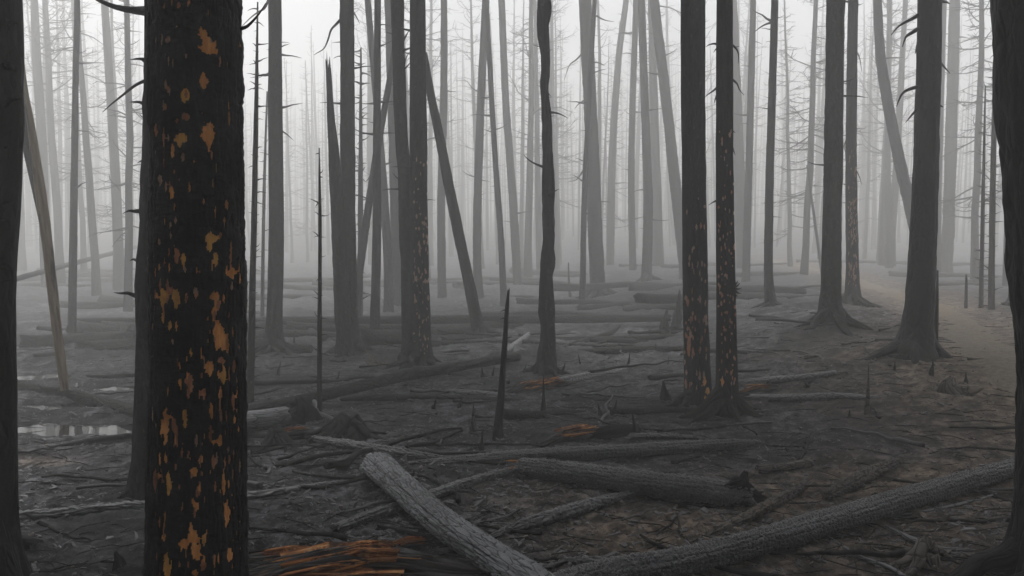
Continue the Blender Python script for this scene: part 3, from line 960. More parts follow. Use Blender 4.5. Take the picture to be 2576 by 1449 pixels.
t6 = tree('lean1200', 'dark pole leaning left against the spotted central trunk', [(1206, 850, 34), (1186, 740, 29), (1150, 560, 26), (1112, 360, 23), (1090, 250, 20), (1074, 150, 16)], mat='bark', top_open=False, flare=0.3, roots=4, root_len=.5, lean_y=-.10)
t6b = tree('lean950', 'thin pole leaning right behind the broad grey trunk', [(893, 760, 22), (910, 640, 20), (945, 400, 18), (975, 230, 15), (992, 120, 12)], mat='bark', Y=15.5, top_open=False, flare=0.1)
branch(t6b, [(935, 440), (925, 452), (920, 458)], .02)
t8 = tree('m1260', 'slender dark trunk left of the jagged central trunk', [(1267, 745, 17), (1260, 600, 16), (1246, 400, 14), (1235, 220, 13), (1224, 0, 11)], mat='bark', Y=21, height=15)
t9 = tree('m1200b', 'reddish pale trunk far behind the leaning dark pole', [(1205, 775, 24), (1200, 600, 21), (1208, 300, 20), (1222, 0, 18)], mat='bark_grey', Y=24, height=18)
t10 = tree('m1110', 'pale speckled trunk far off between centre trunk and leaning pole', [(1112, 752, 22), (1110, 500, 20), (1116, 250, 18), (1117, 0, 16)], mat='bark_grey', Y=25, height=19)
t11 = tree('m1300', 'pale slightly leaning trunk right of the slender dark one', [(1302, 715, 22), (1290, 500, 20), (1272, 250, 18), (1262, 0, 16)], mat='bark', Y=29, height=19)
t12 = tree('m1370', 'gnarled black trunk at centre with jagged notched edge', [(1372, 940, 44), (1372, 860, 34), (1379, 600, 31), (1378, 420, 27), (1378, 330, 24), (1374, 290, 26), (1370, 225, 19), (1371, 180, 24), (1368, 80, 26), (1368, 0, 27)], mat='bark', height=13,
           flare=0.45, fh=0.14, roots=5, root_len=.4, lumps=0.5, wav=0.5, a2=.08, sides=36, ds=0.03)
t13 = tree('m1490', 'tall grey trunk right of the gnarled central one', [(1505, 752, 38), (1498, 600, 36), (1486, 300, 33), (1472, 0, 31)], mat='bark', Y=23, height=20, roots=5, root_len=.7)
for pp in ([(1466, 430), (1460, 440), (1450, 452), (1428, 458)], [(1470, 130), (1450, 150), (1432, 165), (1420, 200)], [(1474, 250), (1455, 262), (1445, 275)], [(1500, 40), (1520, 50), (1545, 55)]):
    branch(t13, pp, .03, .2)
t14 = tree('m1467', 'thin pole standing just left of the tall grey trunk', [(1465, 768, 16), (1470, 500, 14), (1482, 250, 12), (1496, 0, 11)], mat='bark', Y=20, height=13)
t15 = tree('m1625', 'straight grey trunk left of the dark pair, further off', [(1626, 735, 26), (1630, 500, 23), (1622, 250, 20), (1613, 0, 18)], mat='bark', Y=25, height=19, roots=4)
t16 = tree('m1590', 'pale trunk in fog just left of the straight grey one', [(1592, 725, 18), (1588, 400, 16), (1600, 0, 14)], mat='bark', Y=30, height=20)
t16b = tree('m1555', 'pale forked trunk in fog between the two grey trunks', [(1535, 700, 20), (1540, 400, 18), (1556, 150, 16), (1575, 0, 14)], mat='bark', Y=35, height=21)
t17 = tree('lean1690', 'pale leaning trunk whose foot is hidden by the dark pair', [(1725, 735, 30), (1703, 500, 27), (1672, 220, 25), (1646, 0, 23)], mat='bark', Y=26, height=19)
t20 = tree('m1885', 'foggy trunk with many short dead branches right of the pair', [(1876, 742, 20), (1882, 500, 18), (1890, 200, 16), (1895, 0, 14)], mat='bark', Y=24, height=17)
t20b = tree('m1865', 'wide pale trunk directly behind the right one of the pair', [(1868, 720, 30), (1858, 400, 28), (1840, 0, 26)], mat='bark', Y=31, height=20)
t21 = tree('m1945', 'slim grey trunk with pale scarred foot right of the pair', [(1940, 775, 27), (1933, 680, 22), (1936, 450, 20), (1945, 150, 18), (1949, 0, 17)], mat='bark', height=16, roots=5, root_len=.6)
t22 = tree('m2095', 'broad straight grey trunk standing alone right of centre', [(2087, 826, 58), (2090, 700, 47), (2096, 400, 44), (2102, 0, 42)], mat='bark', height=19, roots=6, root_len=.8)
t23 = tree('m2145', 'reddish flaking trunk just right of the broad straight one', [(2145, 772, 38), (2144, 650, 30), (2141, 400, 26), (2146, 0, 23)], mat='bark_grey', height=17, roots=5, root_len=.8, dense=(0.0, 5.0, 0.02))
scars(t23, random_scars(33, 2134, 2156, [(380, 520, 24), (520, 720, 90)], (3, 6), (6, 16), 'ppr'), 0.08, (0.0, 5.0), 0.008, lambda k: M[TONE[k]], stuff=True)
for pp in ([(2152, 0), (2160, 12), (2172, 8)], [(2150, 120), (2162, 145), (2168, 180)], [(2148, 420), (2160, 440), (2168, 465)], [(2134, 345), (2124, 365), (2128, 390)]):
    branch(t23, pp, .016, .2)
t24 = tree('curve2205', 'curved leaning grey trunk sweeping down behind the black one', [(2320, 700, 30), (2305, 590, 29), (2285, 500, 28), (2255, 370, 26), (2228, 230, 25), (2214, 130, 23), (2207, 0, 20)], mat='bark', Y=20, height=14, flare=0.1)
t25 = tree('m2310', 'leaning black trunk with flared foot and drooping broken branches', [(2302, 892, 96), (2310, 820, 76), (2318, 700, 66), (2328, 450, 60), (2335, 200, 56), (2339, 0, 54)], mat='bark_black', height=17, flare=0.45, fh=0.15, roots=3, root_len=.5, sides=36, ds=.05)
root(t25, 0, 0, .10, end=gp(2225, 900))
root(t25, 0, 0, .08, end=gp(2130, 918))
for pp, r in (([(2310, 38), (2290, 50), (2270, 60), (2255, 72), (2242, 88)], .022), ([(2312, 72), (2290, 85), (2278, 95), (2270, 118)], .024), ([(2308, 218), (2285, 225), (2270, 235), (2262, 250), (2255, 268)], .022),
              ([(2308, 275), (2295, 288), (2285, 300), (2278, 308)], .015), ([(2362, 155), (2375, 168), (2390, 185)], .016), ([(2310, 110), (2305, 125), (2302, 135)], .018), ([(2362, 2), (2380, 5), (2390, 10)], .02), ([(2364, 265), (2374, 270)], .012)):
    branch(t25, pp, r, -.1, m=M['bark_black'])
t26 = tree('m2362', 'pale trunk showing along right side of the leaning black one', [(2352, 735, 22), (2360, 400, 19), (2372, 0, 17)], mat='bark', Y=27, height=18)
t27 = tree('m2395', 'pale mottled trunk in fog further right of the leaning black one', [(2378, 720, 30), (2388, 500, 27), (2402, 0, 24)], mat='bark_grey', Y=29, height=20)
t31 = tree('m188', 'grey straight trunk left of the big scarred one, far off', [(181, 845, 20), (186, 500, 17), (190, 200, 14), (194, 0, 13)], mat='bark', height=16)
t30 = tree('lean165', 'leaning split snag of bare tan wood standing in the puddle', [(165, 1000, 20), (152, 900, 23), (140, 800, 23), (126, 680, 24), (112, 560, 26), (97, 450, 24), (80, 330, 18), (66, 240, 12), (60, 185, 6)], mat='bare_wood', top_open=False, flare=0.0, jag=0.3, name='broken_snag', cat='snag', wav=.12)
pl = [(158, 985), (150, 905), (144, 830)]
branch(t30, [(50, 240), (60, 300), (70, 380), (84, 450), (98, 520), (112, 600)], .05, .05, name='bark_slab', tip=.5)

sb = random.Random(12)
for t in list(TREES.values()):
    if t.C[-1, 2] > 9 and t.Y > 9:
        for k in range(sb.randint(5, 13)):
            z = sb.uniform(2.0, 1.6 + t.Y * .34)
            stub(t, z, sb.choice((0, math.pi)) + sb.gauss(0, .6), sb.uniform(.06, .09) * (1 + .12 * t.Y) * sb.choice((.6, 1, 1.8)), .55, name='branch_stub', tilt=sb.uniform(-.2, .4))

# --- thin thorny poles
def pole(key, label, ctrl, whorls, sl, Y=None, mat='pole'):
    t = tree(key, label, ctrl, mat=mat, Y=Y, top_open=False, sides=10, ds=0.06, flare=0.2, fh=.05, a2=.05, name='thorny_pole', cat='sapling', wav=0.05)
    r = random.Random(t.seed)
    vtop, vbot = ctrl[-1][1], ctrl[0][1]
    for k in range(whorls):
        v = vtop + (vbot - vtop) * (k + .5 + r.uniform(-.25, .25)) / (whorls + 1.5)
        z = at(ctrl[0][0], v, t.Y)[2]
        for a in r.sample((0.15, math.pi - .2, -1.0, 1.6, 2.2), r.choice((1, 2, 3, 3, 4))):
            stub(t, z + r.uniform(-.03, .03), a + r.uniform(-.4, .4), sl * r.uniform(.35, 1.5), .8, tilt=r.uniform(-.35, .5))
    return t
pole('p640', 'tall thorny dead pole just right of the big scarred trunk', [(630, 1015, 19), (634, 800, 17), (640, 500, 14), (645, 250, 10), (648, 5, 3)], 34, .085)
pole('p805', 'thin thorny sapling pole standing alone left of centre', [(804, 1050, 13), (804, 800, 11), (805, 560, 9), (803, 372, 3)], 12, .075)
pole('p908', 'thorny pole in fog right of the broad grey trunk', [(906, 790, 15), (907, 450, 12), (908, 120, 4)], 34, .19, Y=17, mat='bark')
pole('p2472', 'thin thorny pole near right edge, left one of two', [(2467, 792, 11), (2473, 500, 9), (2479, 215, 3)], 24, .09, Y=14)
pole('p2495', 'thorny slim pole near right edge, right one of two', [(2493, 792, 16), (2497, 500, 14), (2505, 120, 9)], 22, .11, Y=13.5)
pole('p660', 'faint thin pole between thorny pole and straight grey trunk', [(660, 820, 10), (664, 500, 8), (672, 230, 4)], 14, .12, Y=17, mat='bark')
pole('p2355', 'short split stake beside foot of the leaning black trunk', [(2352, 884, 14), (2356, 800, 10), (2359, 680, 4)], 2, .05)
pole('p2432', 'faint short stake on slope right of the trail', [(2430, 770, 8), (2431, 720, 7), (2431, 690, 4)], 1, .04)
pole('p1433', 'thin dead stick standing in fog right of gnarled trunk', [(1435, 756, 8), (1431, 710, 6), (1430, 660, 3)], 2, .06)
pole('p2035', 'thin leaning dark pole in fog left of the broad straight trunk', [(2068, 690, 8), (2050, 560, 7), (2030, 415, 4)], 0, .06, Y=24, mat='bark')

# --- background forest of bare conifers
def proto_tree(seed, H, r0, start, blen, dense, style):
    rr = random.Random(seed)
    lean = (rr.uniform(-.03, .03), rr.uniform(-.03, .03))
    n = 14
    C, R = [], []
    ox, oy = 0.0, 0.0
    for k in range(n):
        q = k / (n - 1)
        ox += rr.uniform(-.04, .04)
        oy += rr.uniform(-.04, .04)
        C.append((ox + lean[0] * H * q, oy + lean[1] * H * q, -0.2 + (H + .2) * q))
        R.append(r0 * (1 - q) ** 0.75 + 0.012 + (r0 * .25 if k == 0 else 0))
    C = np.array(C)
    R = np.array(R)
    trunk = tube('trunk', C, R, 9, bark_disp(seed, .06, .05), seed=seed)
    items = []
    nb = int(dense * (H - start))
    gap = [rr.uniform(start, H) for _ in range(5)]
    for b in range(nb):
        z = start + (H - start) * (b + rr.random()) / nb + rr.gauss(0, .25)
        z = min(max(z, start), H - .05)
        if any(abs(z - g_) < .45 for g_ in gap) and rr.random() < .8:
            continue
        q = (z - start) / (H - start)
        p = np.array([np.interp(z, C[:, 2], C[:, i]) for i in range(3)])
        L_ = blen * (1 - q) ** 0.7 * rr.choice((.2, .5, .8, 1.0, 1.3)) * rr.uniform(.7, 1.15) + .12
        if style == 'pine' and q < .25:
            L_ *= rr.choice((.15, .5, 1.0))
        a = rr.uniform(0, 2 * math.pi)
        el = {'spruce': rr.uniform(-.75, .15), 'pine': rr.uniform(-.3, .55), 'bare': rr.uniform(-.5, .1)}[style] + .5 * q
        d = np.array([math.cos(a) * math.cos(el), math.sin(a) * math.cos(el), math.sin(el)])
        pts = [p]
        m = 5 if L_ > .6 else 3
        curl = rr.uniform(.0, .16) if style == 'spruce' else rr.uniform(-.18, .25)
        wob = .36 if style == 'pine' else .24
        for k in range(m):
            pts.append(pts[-1] + d * L_ / m)
            d = d + np.array([rr.uniform(-wob, wob), rr.uniform(-wob, wob), curl + rr.uniform(-wob, wob) * .6])
            d /= np.linalg.norm(d)
        rb = 0.010 + 0.012 * L_
        items.append((pts, [rb * (1 - .85 * k / m) + .002 for k in range(m + 1)]))
        nt = int(L_ * {'spruce': 9, 'pine': 6, 'bare': 3}[style])
        for t_ in range(nt):
            f = rr.uniform(.25, 1.0) * m
            i = min(int(f), m - 1)
            b0 = pts[i] + (pts[i + 1] - pts[i]) * (f - i)
            dd = (pts[i + 1] - pts[i]) / (L_ / m)
            sd_ = np.cross(dd, (0, 0, 1)) * rr.choice((-1, 1))
            e = dd * .6 + sd_ * rr.uniform(.4, 1) + np.array([0, 0, rr.uniform(-.5, .4)])
            e /= np.linalg.norm(e)
            l2 = L_ * rr.uniform(.12, .38)
            items.append(([b0, b0 + e * l2 * .5, b0 + e * l2 + np.array([0, 0, rr.uniform(-.1, .12) * l2])], [.009, .007, .003]))
    crown = many_tubes('crown', items, 3)
    trunk.materials.append(M['bark'])
    crown.materials.append(M['twig'])
    return trunk, crown

PROTO = []
for k, (H, r0, st, bl, de, sty) in enumerate([(17, .17, 3.5, 1.7, 9, 'pine'), (19, .20, 5.0, 2.0, 9, 'pine'), (15, .13, 2.0, 1.3, 14, 'spruce'), (18, .16, 3.0, 1.5, 13, 'spruce'), (21, .22, 8.0, 2.2, 8, 'pine'),
                                               (12, .10, 1.2, 1.1, 15, 'spruce'), (20, .20, 9.0, 1.4, 6, 'bare'), (16, .14, 4.0, 1.2, 8, 'bare'), (22, .24, 7.0, 1.9, 9, 'pine'), (14, .11, 2.0, 1.0, 10, 'bare')]):
    PROTO.append(proto_tree(500 + k, H, r0 * .8, st, bl, de, sty) + (sty,))
LAB = {'pine': ('tall burnt pine with crooked bare branches fading into the background fog', 'crooked pines in the background'),
       'spruce': ('slender burnt spruce with feathery bare twigs fading into the background fog', 'feathery spruces in the background'),
       'bare': ('nearly branchless pale pole tree fading into the background fog', 'bare pole trees in the background')}

ZONES = [(370, 'left of the big scarred trunk'), (860, 'between the big trunk and the broad grey trunk'), (1060, 'behind the central speckled trunk'), (1370, 'between the speckled and gnarled trunks'),
         (1745, 'between the gnarled trunk and the pair'), (2100, 'between the pair and the broad straight trunk'), (2330, 'left of the leaning black trunk'), (9999, 'right of the leaning black trunk')]
def zone(x, y):
    u = CU + F * x / y
    return next(z for lim, z in ZONES if u < lim)
KINDS = {'pine': 'crooked-branched pine', 'spruce': 'feathery bare spruce', 'bare': 'nearly branchless tree'}

def bg_tree(x, y, k, sc, rz, lean=(0, 0)):
    tr, cr, sty = PROTO[k]
    dist = 'grey' if y < 40 else ('pale' if y < 62 else 'faint')
    lab = '%s %s in fog %s' % (dist, KINDS[sty], zone(x, y))
    e = tag(empty('background_tree', (x, y, float(gh(x, y)))), lab, 'tree', lab)
    e.rotation_euler = (lean[0], lean[1], rz)
    e.scale = (sc, sc, sc)
    link('trunk', tr, None, e)
    tag(link('crown', cr, None, e), kind='stuff')

rb = random.Random(77)
placed = []
hf = CU / F * 1.12
def scatter_bg(n, y0, y1, mind):
    c, tries = 0, 0
    while c < n and tries < 20000:
        tries += 1
        y = math.sqrt(rb.uniform(y0 * y0, y1 * y1))
        x = rb.uniform(-hf, hf) * y
        if any((x - a) ** 2 + (y - b) ** 2 < mind * mind for a, b in placed):
            continue
        if seg_dist(np.array([x]), np.array([y]), TRAIL)[0] < 1.2:
            continue
        u = CU + F * x / y
        if (640 < u < 860 and y < 50) or (1690 < u < 1730 and y < 50) or (0 < u < 200 and y < 30):
            continue
        placed.append((x, y))
        bg_tree(x, y, rb.randrange(len(PROTO)), rb.uniform(.55, .8) if 640 < u < 860 else rb.uniform(.7, 1.05), rb.uniform(0, 6.28), (rb.gauss(0, .025), rb.gauss(0, .03)))
        c += 1
scatter_bg(40, 29, 44, 1.6)
scatter_bg(125, 44, 75, 1.6)
scatter_bg(100, 72, 100, 1.6)
for i, (u, v, k, y, s) in enumerate([(120, 740, 4, 27, 1.0), (152, 740, 0, 29, 1.05), (245, 760, 7, 24, 1.0), (300, 740, 6, 26, 1.0), (325, 800, 9, 19, 1.0), (215, 740, 3, 34, .9), (60, 740, 1, 36, 1), (775, 700, 2, 46, .78), (735, 700, 9, 44, .8),
                                     (1400, 690, 3, 40, 1.1), (1330, 700, 1, 33, 1), (2020, 700, 3, 27, .9), (2450, 740, 2, 24, 1), (2540, 740, 3, 22, 1), (2240, 700, 1, 33, 1), (1990, 700, 5, 34, 1.1)]):
    p = at(u, v, y)
    placed.append((p[0], y))
    bg_tree(p[0], y, k, s, i * 1.3, (0, rb.gauss(0, .02)))

def distant_forest(n):
    g = random.Random(31)
    it = []
    for _ in range(n):
        y = g.uniform(50, 165)
        x = g.uniform(-hf, hf) * y
        z = float(gh(x, y))
        H = g.uniform(9, 16)
        r0 = g.uniform(.05, .14)
        lx, ly = g.gauss(0, .025) * H, g.gauss(0, .025) * H
        it.append(([(x, y, z - .2), (x + lx * .5, y + ly * .5, z + H * .5), (x + lx, y + ly, z + H)], [r0, r0 * .65, .02]))
        for b in range(14):
            q = g.uniform(.25, 1)
            a = g.uniform(0, 6.28)
            L_ = (1.9 * (1 - q) + .3) * g.uniform(.5, 1.2)
            p = np.array([x + lx * q, y + ly * q, z + H * q])
            d = np.array([math.cos(a), math.sin(a), g.uniform(-.4, .3)])
            it.append(([p, p + d * L_ * .5, p + d * L_ + np.array([0, 0, g.uniform(0, .4)])], [.022, .016, .008]))
    tag(link('distant_forest', many_tubes('distant_forest', it, 3), M['twig']), 'distant mass of burnt trees dissolving into fog', 'forest', None, 'stuff')
distant_forest(1500)

def crown_items(g, it, p, H, z0, nb, reach):
    for b in range(nb):
        q = b / nb
        z = z0 + (H - z0) * q
        a = g.uniform(0, 6.28)
        L_ = (reach * (1 - q) ** .7 + .25) * g.uniform(.6, 1.15)
        o = np.array([p[0], p[1], p[2] + z])
        d = np.array([math.cos(a), math.sin(a), g.uniform(-.35, .15)])
        e = o + d * L_
        it.append(([o, o + d * L_ * .5, e + np.array([0, 0, .1 * L_])], [.03, .022, .008]))
        for k in range(4):
            f = g.uniform(.25, 1)
            n_ = np.array([-d[1], d[0], 0]) * g.choice((-1, 1))
            h = o + d * L_ * f
            it.append(([h, h + (d * .5 + n_ * .7) * L_ * .22, h + (d * .6 + n_) * L_ * .4], [.042, .036, .016]))

def shade_forest():  # dense-crowned trees out of view, added to darken the fog near the camera
    g = random.Random(61)
    it, spots = [], []
    while len(spots) < 130:
        r, a = 24 * math.sqrt(g.random()), g.uniform(0, 6.28)
        x, y = r * math.sin(a), r * math.cos(a)
        if r < 2.5 or (y > 0 and abs(x) < .80 * y + 3.4) or any((x - p) ** 2 + (y - q) ** 2 < 2.4 for p, q in spots):
            continue
        spots.append((x, y))
        if y < -2 and g.random() < .4:  # thinned behind the camera so trunk fronts get more light
            continue
        z = float(gh(x, y))
        H = g.uniform(13, 19)
        r0 = g.uniform(.12, .22)
        it.append(([(x, y, z - .2), (x, y, z + H * .5), (x + .2, y, z + H)], [r0, r0 * .6, .02]))
        crown_items(g, it, (x, y, z), H, 3.5, 110, 2.7)
    tag(link('shade_forest', many_tubes('shade_forest', it, 3), M['twig']), 'added burnt trees out of view that shade the near fog', 'forest', None, 'stuff')
shade_forest()

def near_shade_crowns():  # unseen crowns added above the frame, made dense to dim the near fog
    for t in TREES.values():
        if t.C[-1, 2] < 9:
            continue
        g = random.Random(t.seed)
        z0 = max(6.5, 1.6 + t.Y * .36 + 1.9)
        H = t.C[-1, 2] - t.base[2]
        if z0 > H - 2:
            continue
        it = []
        crown_items(g, it, trunk_at(t, (z0 + H) / 2)[0] * np.array([1, 1, 0]) + np.array([0, 0, t.base[2]]), H, z0, int(14 * (H - z0)), 2.9)
        tag(link('crown', many_tubes('crown', it, 3, origin=t.base), M['twig'], t.root), kind='stuff')
near_shade_crowns()

# ------------------------------------------------------------------ fallen logs
def char_disp(seed, rm, cu=0.035, cv=0.05, depth=0.007, lump=0.06, cracks=0):
    nw = max(4, int(round(2 * math.pi * rm / cu)))
    def f(TH, S, R):
        a = (TH + math.pi / 2) / (2 * math.pi) * nw
        ed, cid = cells(a + 0.25 * vn(TH * 2, S * 8, seed=seed + 2), S / cv + 0.3 * vn(a, S * 6, seed=seed + 3), seed=seed, wrap=nw, jit=0.42)
        d = depth * 1.3 * (sstep(0.0, 0.45, ed) - 1) + depth * 0.45 * cid
        c, s_ = np.cos(TH), np.sin(TH)
        d = d + R * lump * 2 * fbm(c * 1.4 + seed, s_ * 1.4, S * 1.8, o=3, seed=seed + 7)
        d = d + 0.0018 * vn(c * 20, s_ * 20, S * 70, seed=seed + 8)
        for k in range(cracks):
            t0 = 0.5 + k * 0.62 + 0.22 * fbm(S * 1.2 + k * 7, S * 0 + seed, o=2, seed=seed + 20 + k)
            dt = np.abs(np.mod(TH - t0 + math.pi, 2 * math.pi) - math.pi) * R
            d = d - 0.014 * np.exp(-(dt / 0.006) ** 2)
        return d
    return f

def fallen(label, pts, mat='log_far', fine=False, name='fallen_log', cat='log', group=None, sides=14, ds=0.06, lift=0.0, squash=0.9, jag=0.06, lump=.13, cracks=0, cu=.035, cv=.05, depth=.007, sink=0.12, zs=None):
    seed = hash_str(label) % 997
    P, R = [], []
    for i, (u, v, w) in enumerate(pts):
        g = gp(u, v)
        r = w / 2 / F * g[1]
        h = r * squash * (1 - sink) + lift + (zs[i] if zs else 0)
        for _ in range(2):
            g = gp(u, v, h)
            r = w / 2 / F * g[1]
            h = r * squash * (1 - sink) + lift + (zs[i] if zs else 0)
        P.append(g)
        R.append(r)
    C, R = resample(P, R, ds)
    base = np.array([C[:, 0].mean(), C[:, 1].mean(), float(gh(C[:, 0].mean(), C[:, 1].mean()))])
    dsp = char_disp(seed, float(np.mean(R)), cu, cv, depth, lump, cracks) if fine else bark_disp(seed, lump, 0.05)
    me = tube(name, C, R, sides, dsp, squash=squash, jag=(jag, jag), seed=seed, origin=base)
    o = tag(link(name, me, M[mat], None, base), label, cat, group)
    return o, C, R

def log_stub(o, p, d, length, r, mat='log', name='branch_stub', bend=0.2):
    p = np.asarray(p, float)
    d = np.asarray(d, float)
    d = d / np.linalg.norm(d)
    pts = [p - d * r, p + d * length * .5 + np.array([0, 0, bend * length * .3]), p + d * length + np.array([0, 0, -bend * length * .2])]
    C, R = resample(pts, [r * 1.2, r * .8, r * .3], max(.01, r * .5))
    return link(name, tube(name, C, R, 8, bark_disp(int(abs(p[0]) * 100), .2, .15), jag=(0, r * .8), seed=3, origin=np.array(o.location)), M[mat], o)

fallen('ash-grey split log slanting from picture centre to bottom edge', [(948, 1168, 84), (1010, 1225, 88), (1110, 1310, 92), (1220, 1385, 98), (1330, 1462, 108), (1400, 1525, 110)], 'log_pale', fine=True, sides=120, ds=0.007, squash=.72, lift=.04, cu=.022, cv=.075, depth=.005, cracks=5, jag=.05, lump=.08)
fallen('long thick charred log running along the bottom right corner', [(1400, 1480, 84), (1560, 1438, 82), (1750, 1405, 78), (2000, 1335, 72), (2250, 1262, 63), (2500, 1190, 53), (2640, 1150, 48)], 'log_fine', fine=True, sides=130, ds=0.007, lift=.02, cu=.034, cv=.030, depth=.009, cracks=3, lump=.09)
o, C_, R_ = fallen('stubby checkered charred log with ragged knob at its right end', [(1312, 1172, 46), (1370, 1180, 58), (1500, 1198, 64), (1640, 1218, 72), (1800, 1236, 72), (1885, 1246, 60)], 'log_fine', fine=True, sides=120, ds=0.007, lift=.02, cu=.032, cv=.034, depth=.011, cracks=2, jag=.04, lump=.06)
kC, kR = resample([C_[-30] + np.array([0, 0, -.02]), C_[-14] + np.array([.0, 0, .05]), C_[-6] + np.array([.0, .01, .085]), C_[-3] + np.array([-.01, .01, .115])], [.04, .05, .036, .012], .008)
link('ragged_knob', tube('ragged_knob', kC, kR, 40, bark_disp(77, .9, .6), jag=(0, .05), seed=4, origin=np.array(o.location)), M['char_lump'], o)
kC, kR = resample([C_[-20] + np.array([0, 0, 0]), C_[-6] + np.array([.01, -.02, -.0]), C_[-1] + np.array([.06, -.02, -.02])], [.05, .055, .02], .008)
link('ragged_end', tube('ragged_end', kC, kR, 40, bark_disp(78, .5, .35), jag=(0, .05), seed=5, origin=np.array(o.location)), M['char_lump'], o)
for k in range(7):
    rr = random.Random(k)
    log_stub(o, C_[3] + np.array([0, 0, rr.uniform(-.03, .04)]), (-1, rr.uniform(-.3, .3), rr.uniform(-.1, .3)), rr.uniform(.06, .13), .010, 'split', 'splinter')
fallen('long tapered charred log lying across behind the stubby one', [(1040, 1165, 12), (1120, 1162, 28), (1300, 1148, 36), (1500, 1138, 38), (1700, 1126, 36), (1850, 1116, 26), (1905, 1112, 8)], 'log_fine', fine=True, sides=60, ds=.012, cu=.03, cv=.035)
fallen('charred log between the root stump and the ash-grey split log', [(800, 1106, 20), (880, 1118, 27), (990, 1136, 27), (1075, 1148, 22), (1140, 1158, 12)], 'log', fine=True, sides=50, ds=.015)
fallen('charred log passing beneath the ash-grey split log', [(856, 1325, 32), (920, 1300, 28), (1000, 1275, 26), (1100, 1240, 28), (1200, 1208, 28), (1312, 1178, 24)], 'log', fine=True, sides=54, ds=.012)
fallen('black flaking log below the stubby checkered one', [(1236, 1350, 14), (1300, 1325, 32), (1420, 1290, 38), (1530, 1258, 34), (1612, 1238, 18)], 'log', fine=True, sides=54, ds=.012, lump=.14)
o, C_, R_ = fallen('weathered broken branch log lying above the long thick one', [(1745, 1370, 12), (1820, 1330, 28), (1920, 1278, 34), (1990, 1240, 28), (2032, 1218, 14)], 'log_brown', fine=True, sides=54, ds=.012, cv=.12, cu=.018)
log_stub(o, C_[-14], (.5, .6, .1), .22, .022, 'log_brown')
fallen('short sawn-off charred log piece on brown soil', [(1908, 1180, 24), (1970, 1175, 23), (2036, 1164, 23)], 'log_brown', sides=20, ds=.02, jag=.02)
o, C_, R_ = fallen('rough half-burnt split log with serrated side on brown soil', [(2084, 1246, 26), (2130, 1220, 40), (2195, 1188, 40), (2250, 1164, 26)], 'log_brown', fine=True, sides=48, ds=.012, cv=.03, depth=.012, lump=.15)
log_stub(o, C_[10], (.8, .5, -.1), .25, .03, 'log_brown')
fallen('grey cracked log behind the big trunk at lower left', [(30, 1300, 28), (150, 1290, 30), (260, 1278, 30), (400, 1268, 30), (470, 1262, 24)], 'log_pale', fine=True, sides=54, ds=.014)
fallen('low charred branch right of the big trunk', [(600, 1250, 24), (700, 1238, 22), (800, 1222, 18), (895, 1206, 8)], 'log', sides=14, ds=.03)
fallen('long smooth log slanting up behind the thorny sapling', [(560, 1050, 34), (700, 1020, 34), (850, 985, 32), (1000, 950, 31), (1150, 922, 28), (1300, 898, 24)], 'log_far', sides=24, ds=.05, lift=.06, lump=.05)
o, C_, R_ = fallen('short thick log with burnt-out black end by the thorny sapling', [(560, 1065, 56), (640, 1058, 58), (710, 1048, 56)], 'log_pale', sides=24, ds=.04, lump=.05)
fallen('long straight log stretching far behind across the middle distance', [(190, 806, 14), (500, 806, 22), (800, 806, 24), (1200, 803, 26), (1500, 802, 24), (1680, 800, 20)], 'log_far', sides=18, ds=.12, lift=.12, lump=.04)
fallen('flat charred log in front of the long smooth one', [(865, 1004, 14), (950, 1000, 24), (1100, 1000, 22), (1220, 1004, 20), (1300, 1006, 10)], 'log_far', sides=16, ds=.05, squash=.7)
fallen('thin pale log ending near the leaning short snag', [(1130, 985, 12), (1200, 990, 18), (1290, 996, 14)], 'log_pale', sides=14, ds=.05)
fallen('soaked log lying across the puddle at left', [(30, 975, 34), (150, 990, 34), (260, 1015, 36), (345, 1040, 38), (420, 1060, 36)], 'log_far', sides=22, ds=.05, sink=.5)
fallen('thin charred branch below the puddle at left', [(135, 1124, 8), (220, 1110, 16), (345, 1094, 18), (430, 1086, 14)], 'log_far', sides=12, ds=.05)
fallen('burnt crumbling log right of the gnarled central trunk', [(1290, 985, 14), (1380, 968, 24), (1480, 948, 24), (1560, 935, 22), (1620, 924, 12)], 'log', sides=20, ds=.03, lump=.25)
fallen('charred log piece lying behind the orange splinter', [(1595, 1098, 20), (1680, 1098, 20), (1750, 1102, 12)], 'log', fine=True, sides=40, ds=.015)
fallen('black burnt chunk beside the orange splinter', [(1490, 1092, 22), (1540, 1086, 34), (1598, 1078, 22)], 'char_lump', sides=20, ds=.02, lump=.3)
fallen('dark rotten log right of the pair, upper one', [(1862, 962, 16), (1950, 956, 24), (2040, 948, 22), (2096, 938, 14)], 'log', sides=18, ds=.03, lump=.22)
fallen('dark rotten log right of the pair, lower one', [(1880, 1000, 18), (1980, 1000, 24), (2100, 998, 26), (2200, 1000, 12)], 'log', sides=18, ds=.03, lump=.22)
fallen('short decayed log on slope left of the leaning black trunk', [(1980, 908, 14), (2030, 902, 22), (2080, 896, 12)], 'log_brown', sides=16, ds=.04, lump=.2)
fallen('flaking bark slab on slope below the broad straight trunk', [(2100, 885, 10), (2150, 878, 18), (2205, 872, 10)], 'log_brown', sides=14, ds=.04, squash=.5, lump=.2)
fallen('log in fog passing in front of the slim grey trunks', [(640, 850, 14), (760, 838, 16), (850, 860, 14)], 'log_far', sides=12, ds=.1)
fallen('bowed log in fog left of the broad grey trunk', [(700, 806, 12), (760, 822, 16), (815, 850, 16)], 'log_far', sides=12, ds=.1, lift=.06)
fallen('pale crumbling log slanting right of the leaning short snag', [(1270, 885, 18), (1300, 865, 18), (1330, 842, 14)], 'log_pale', sides=14, ds=.05, lift=.04)
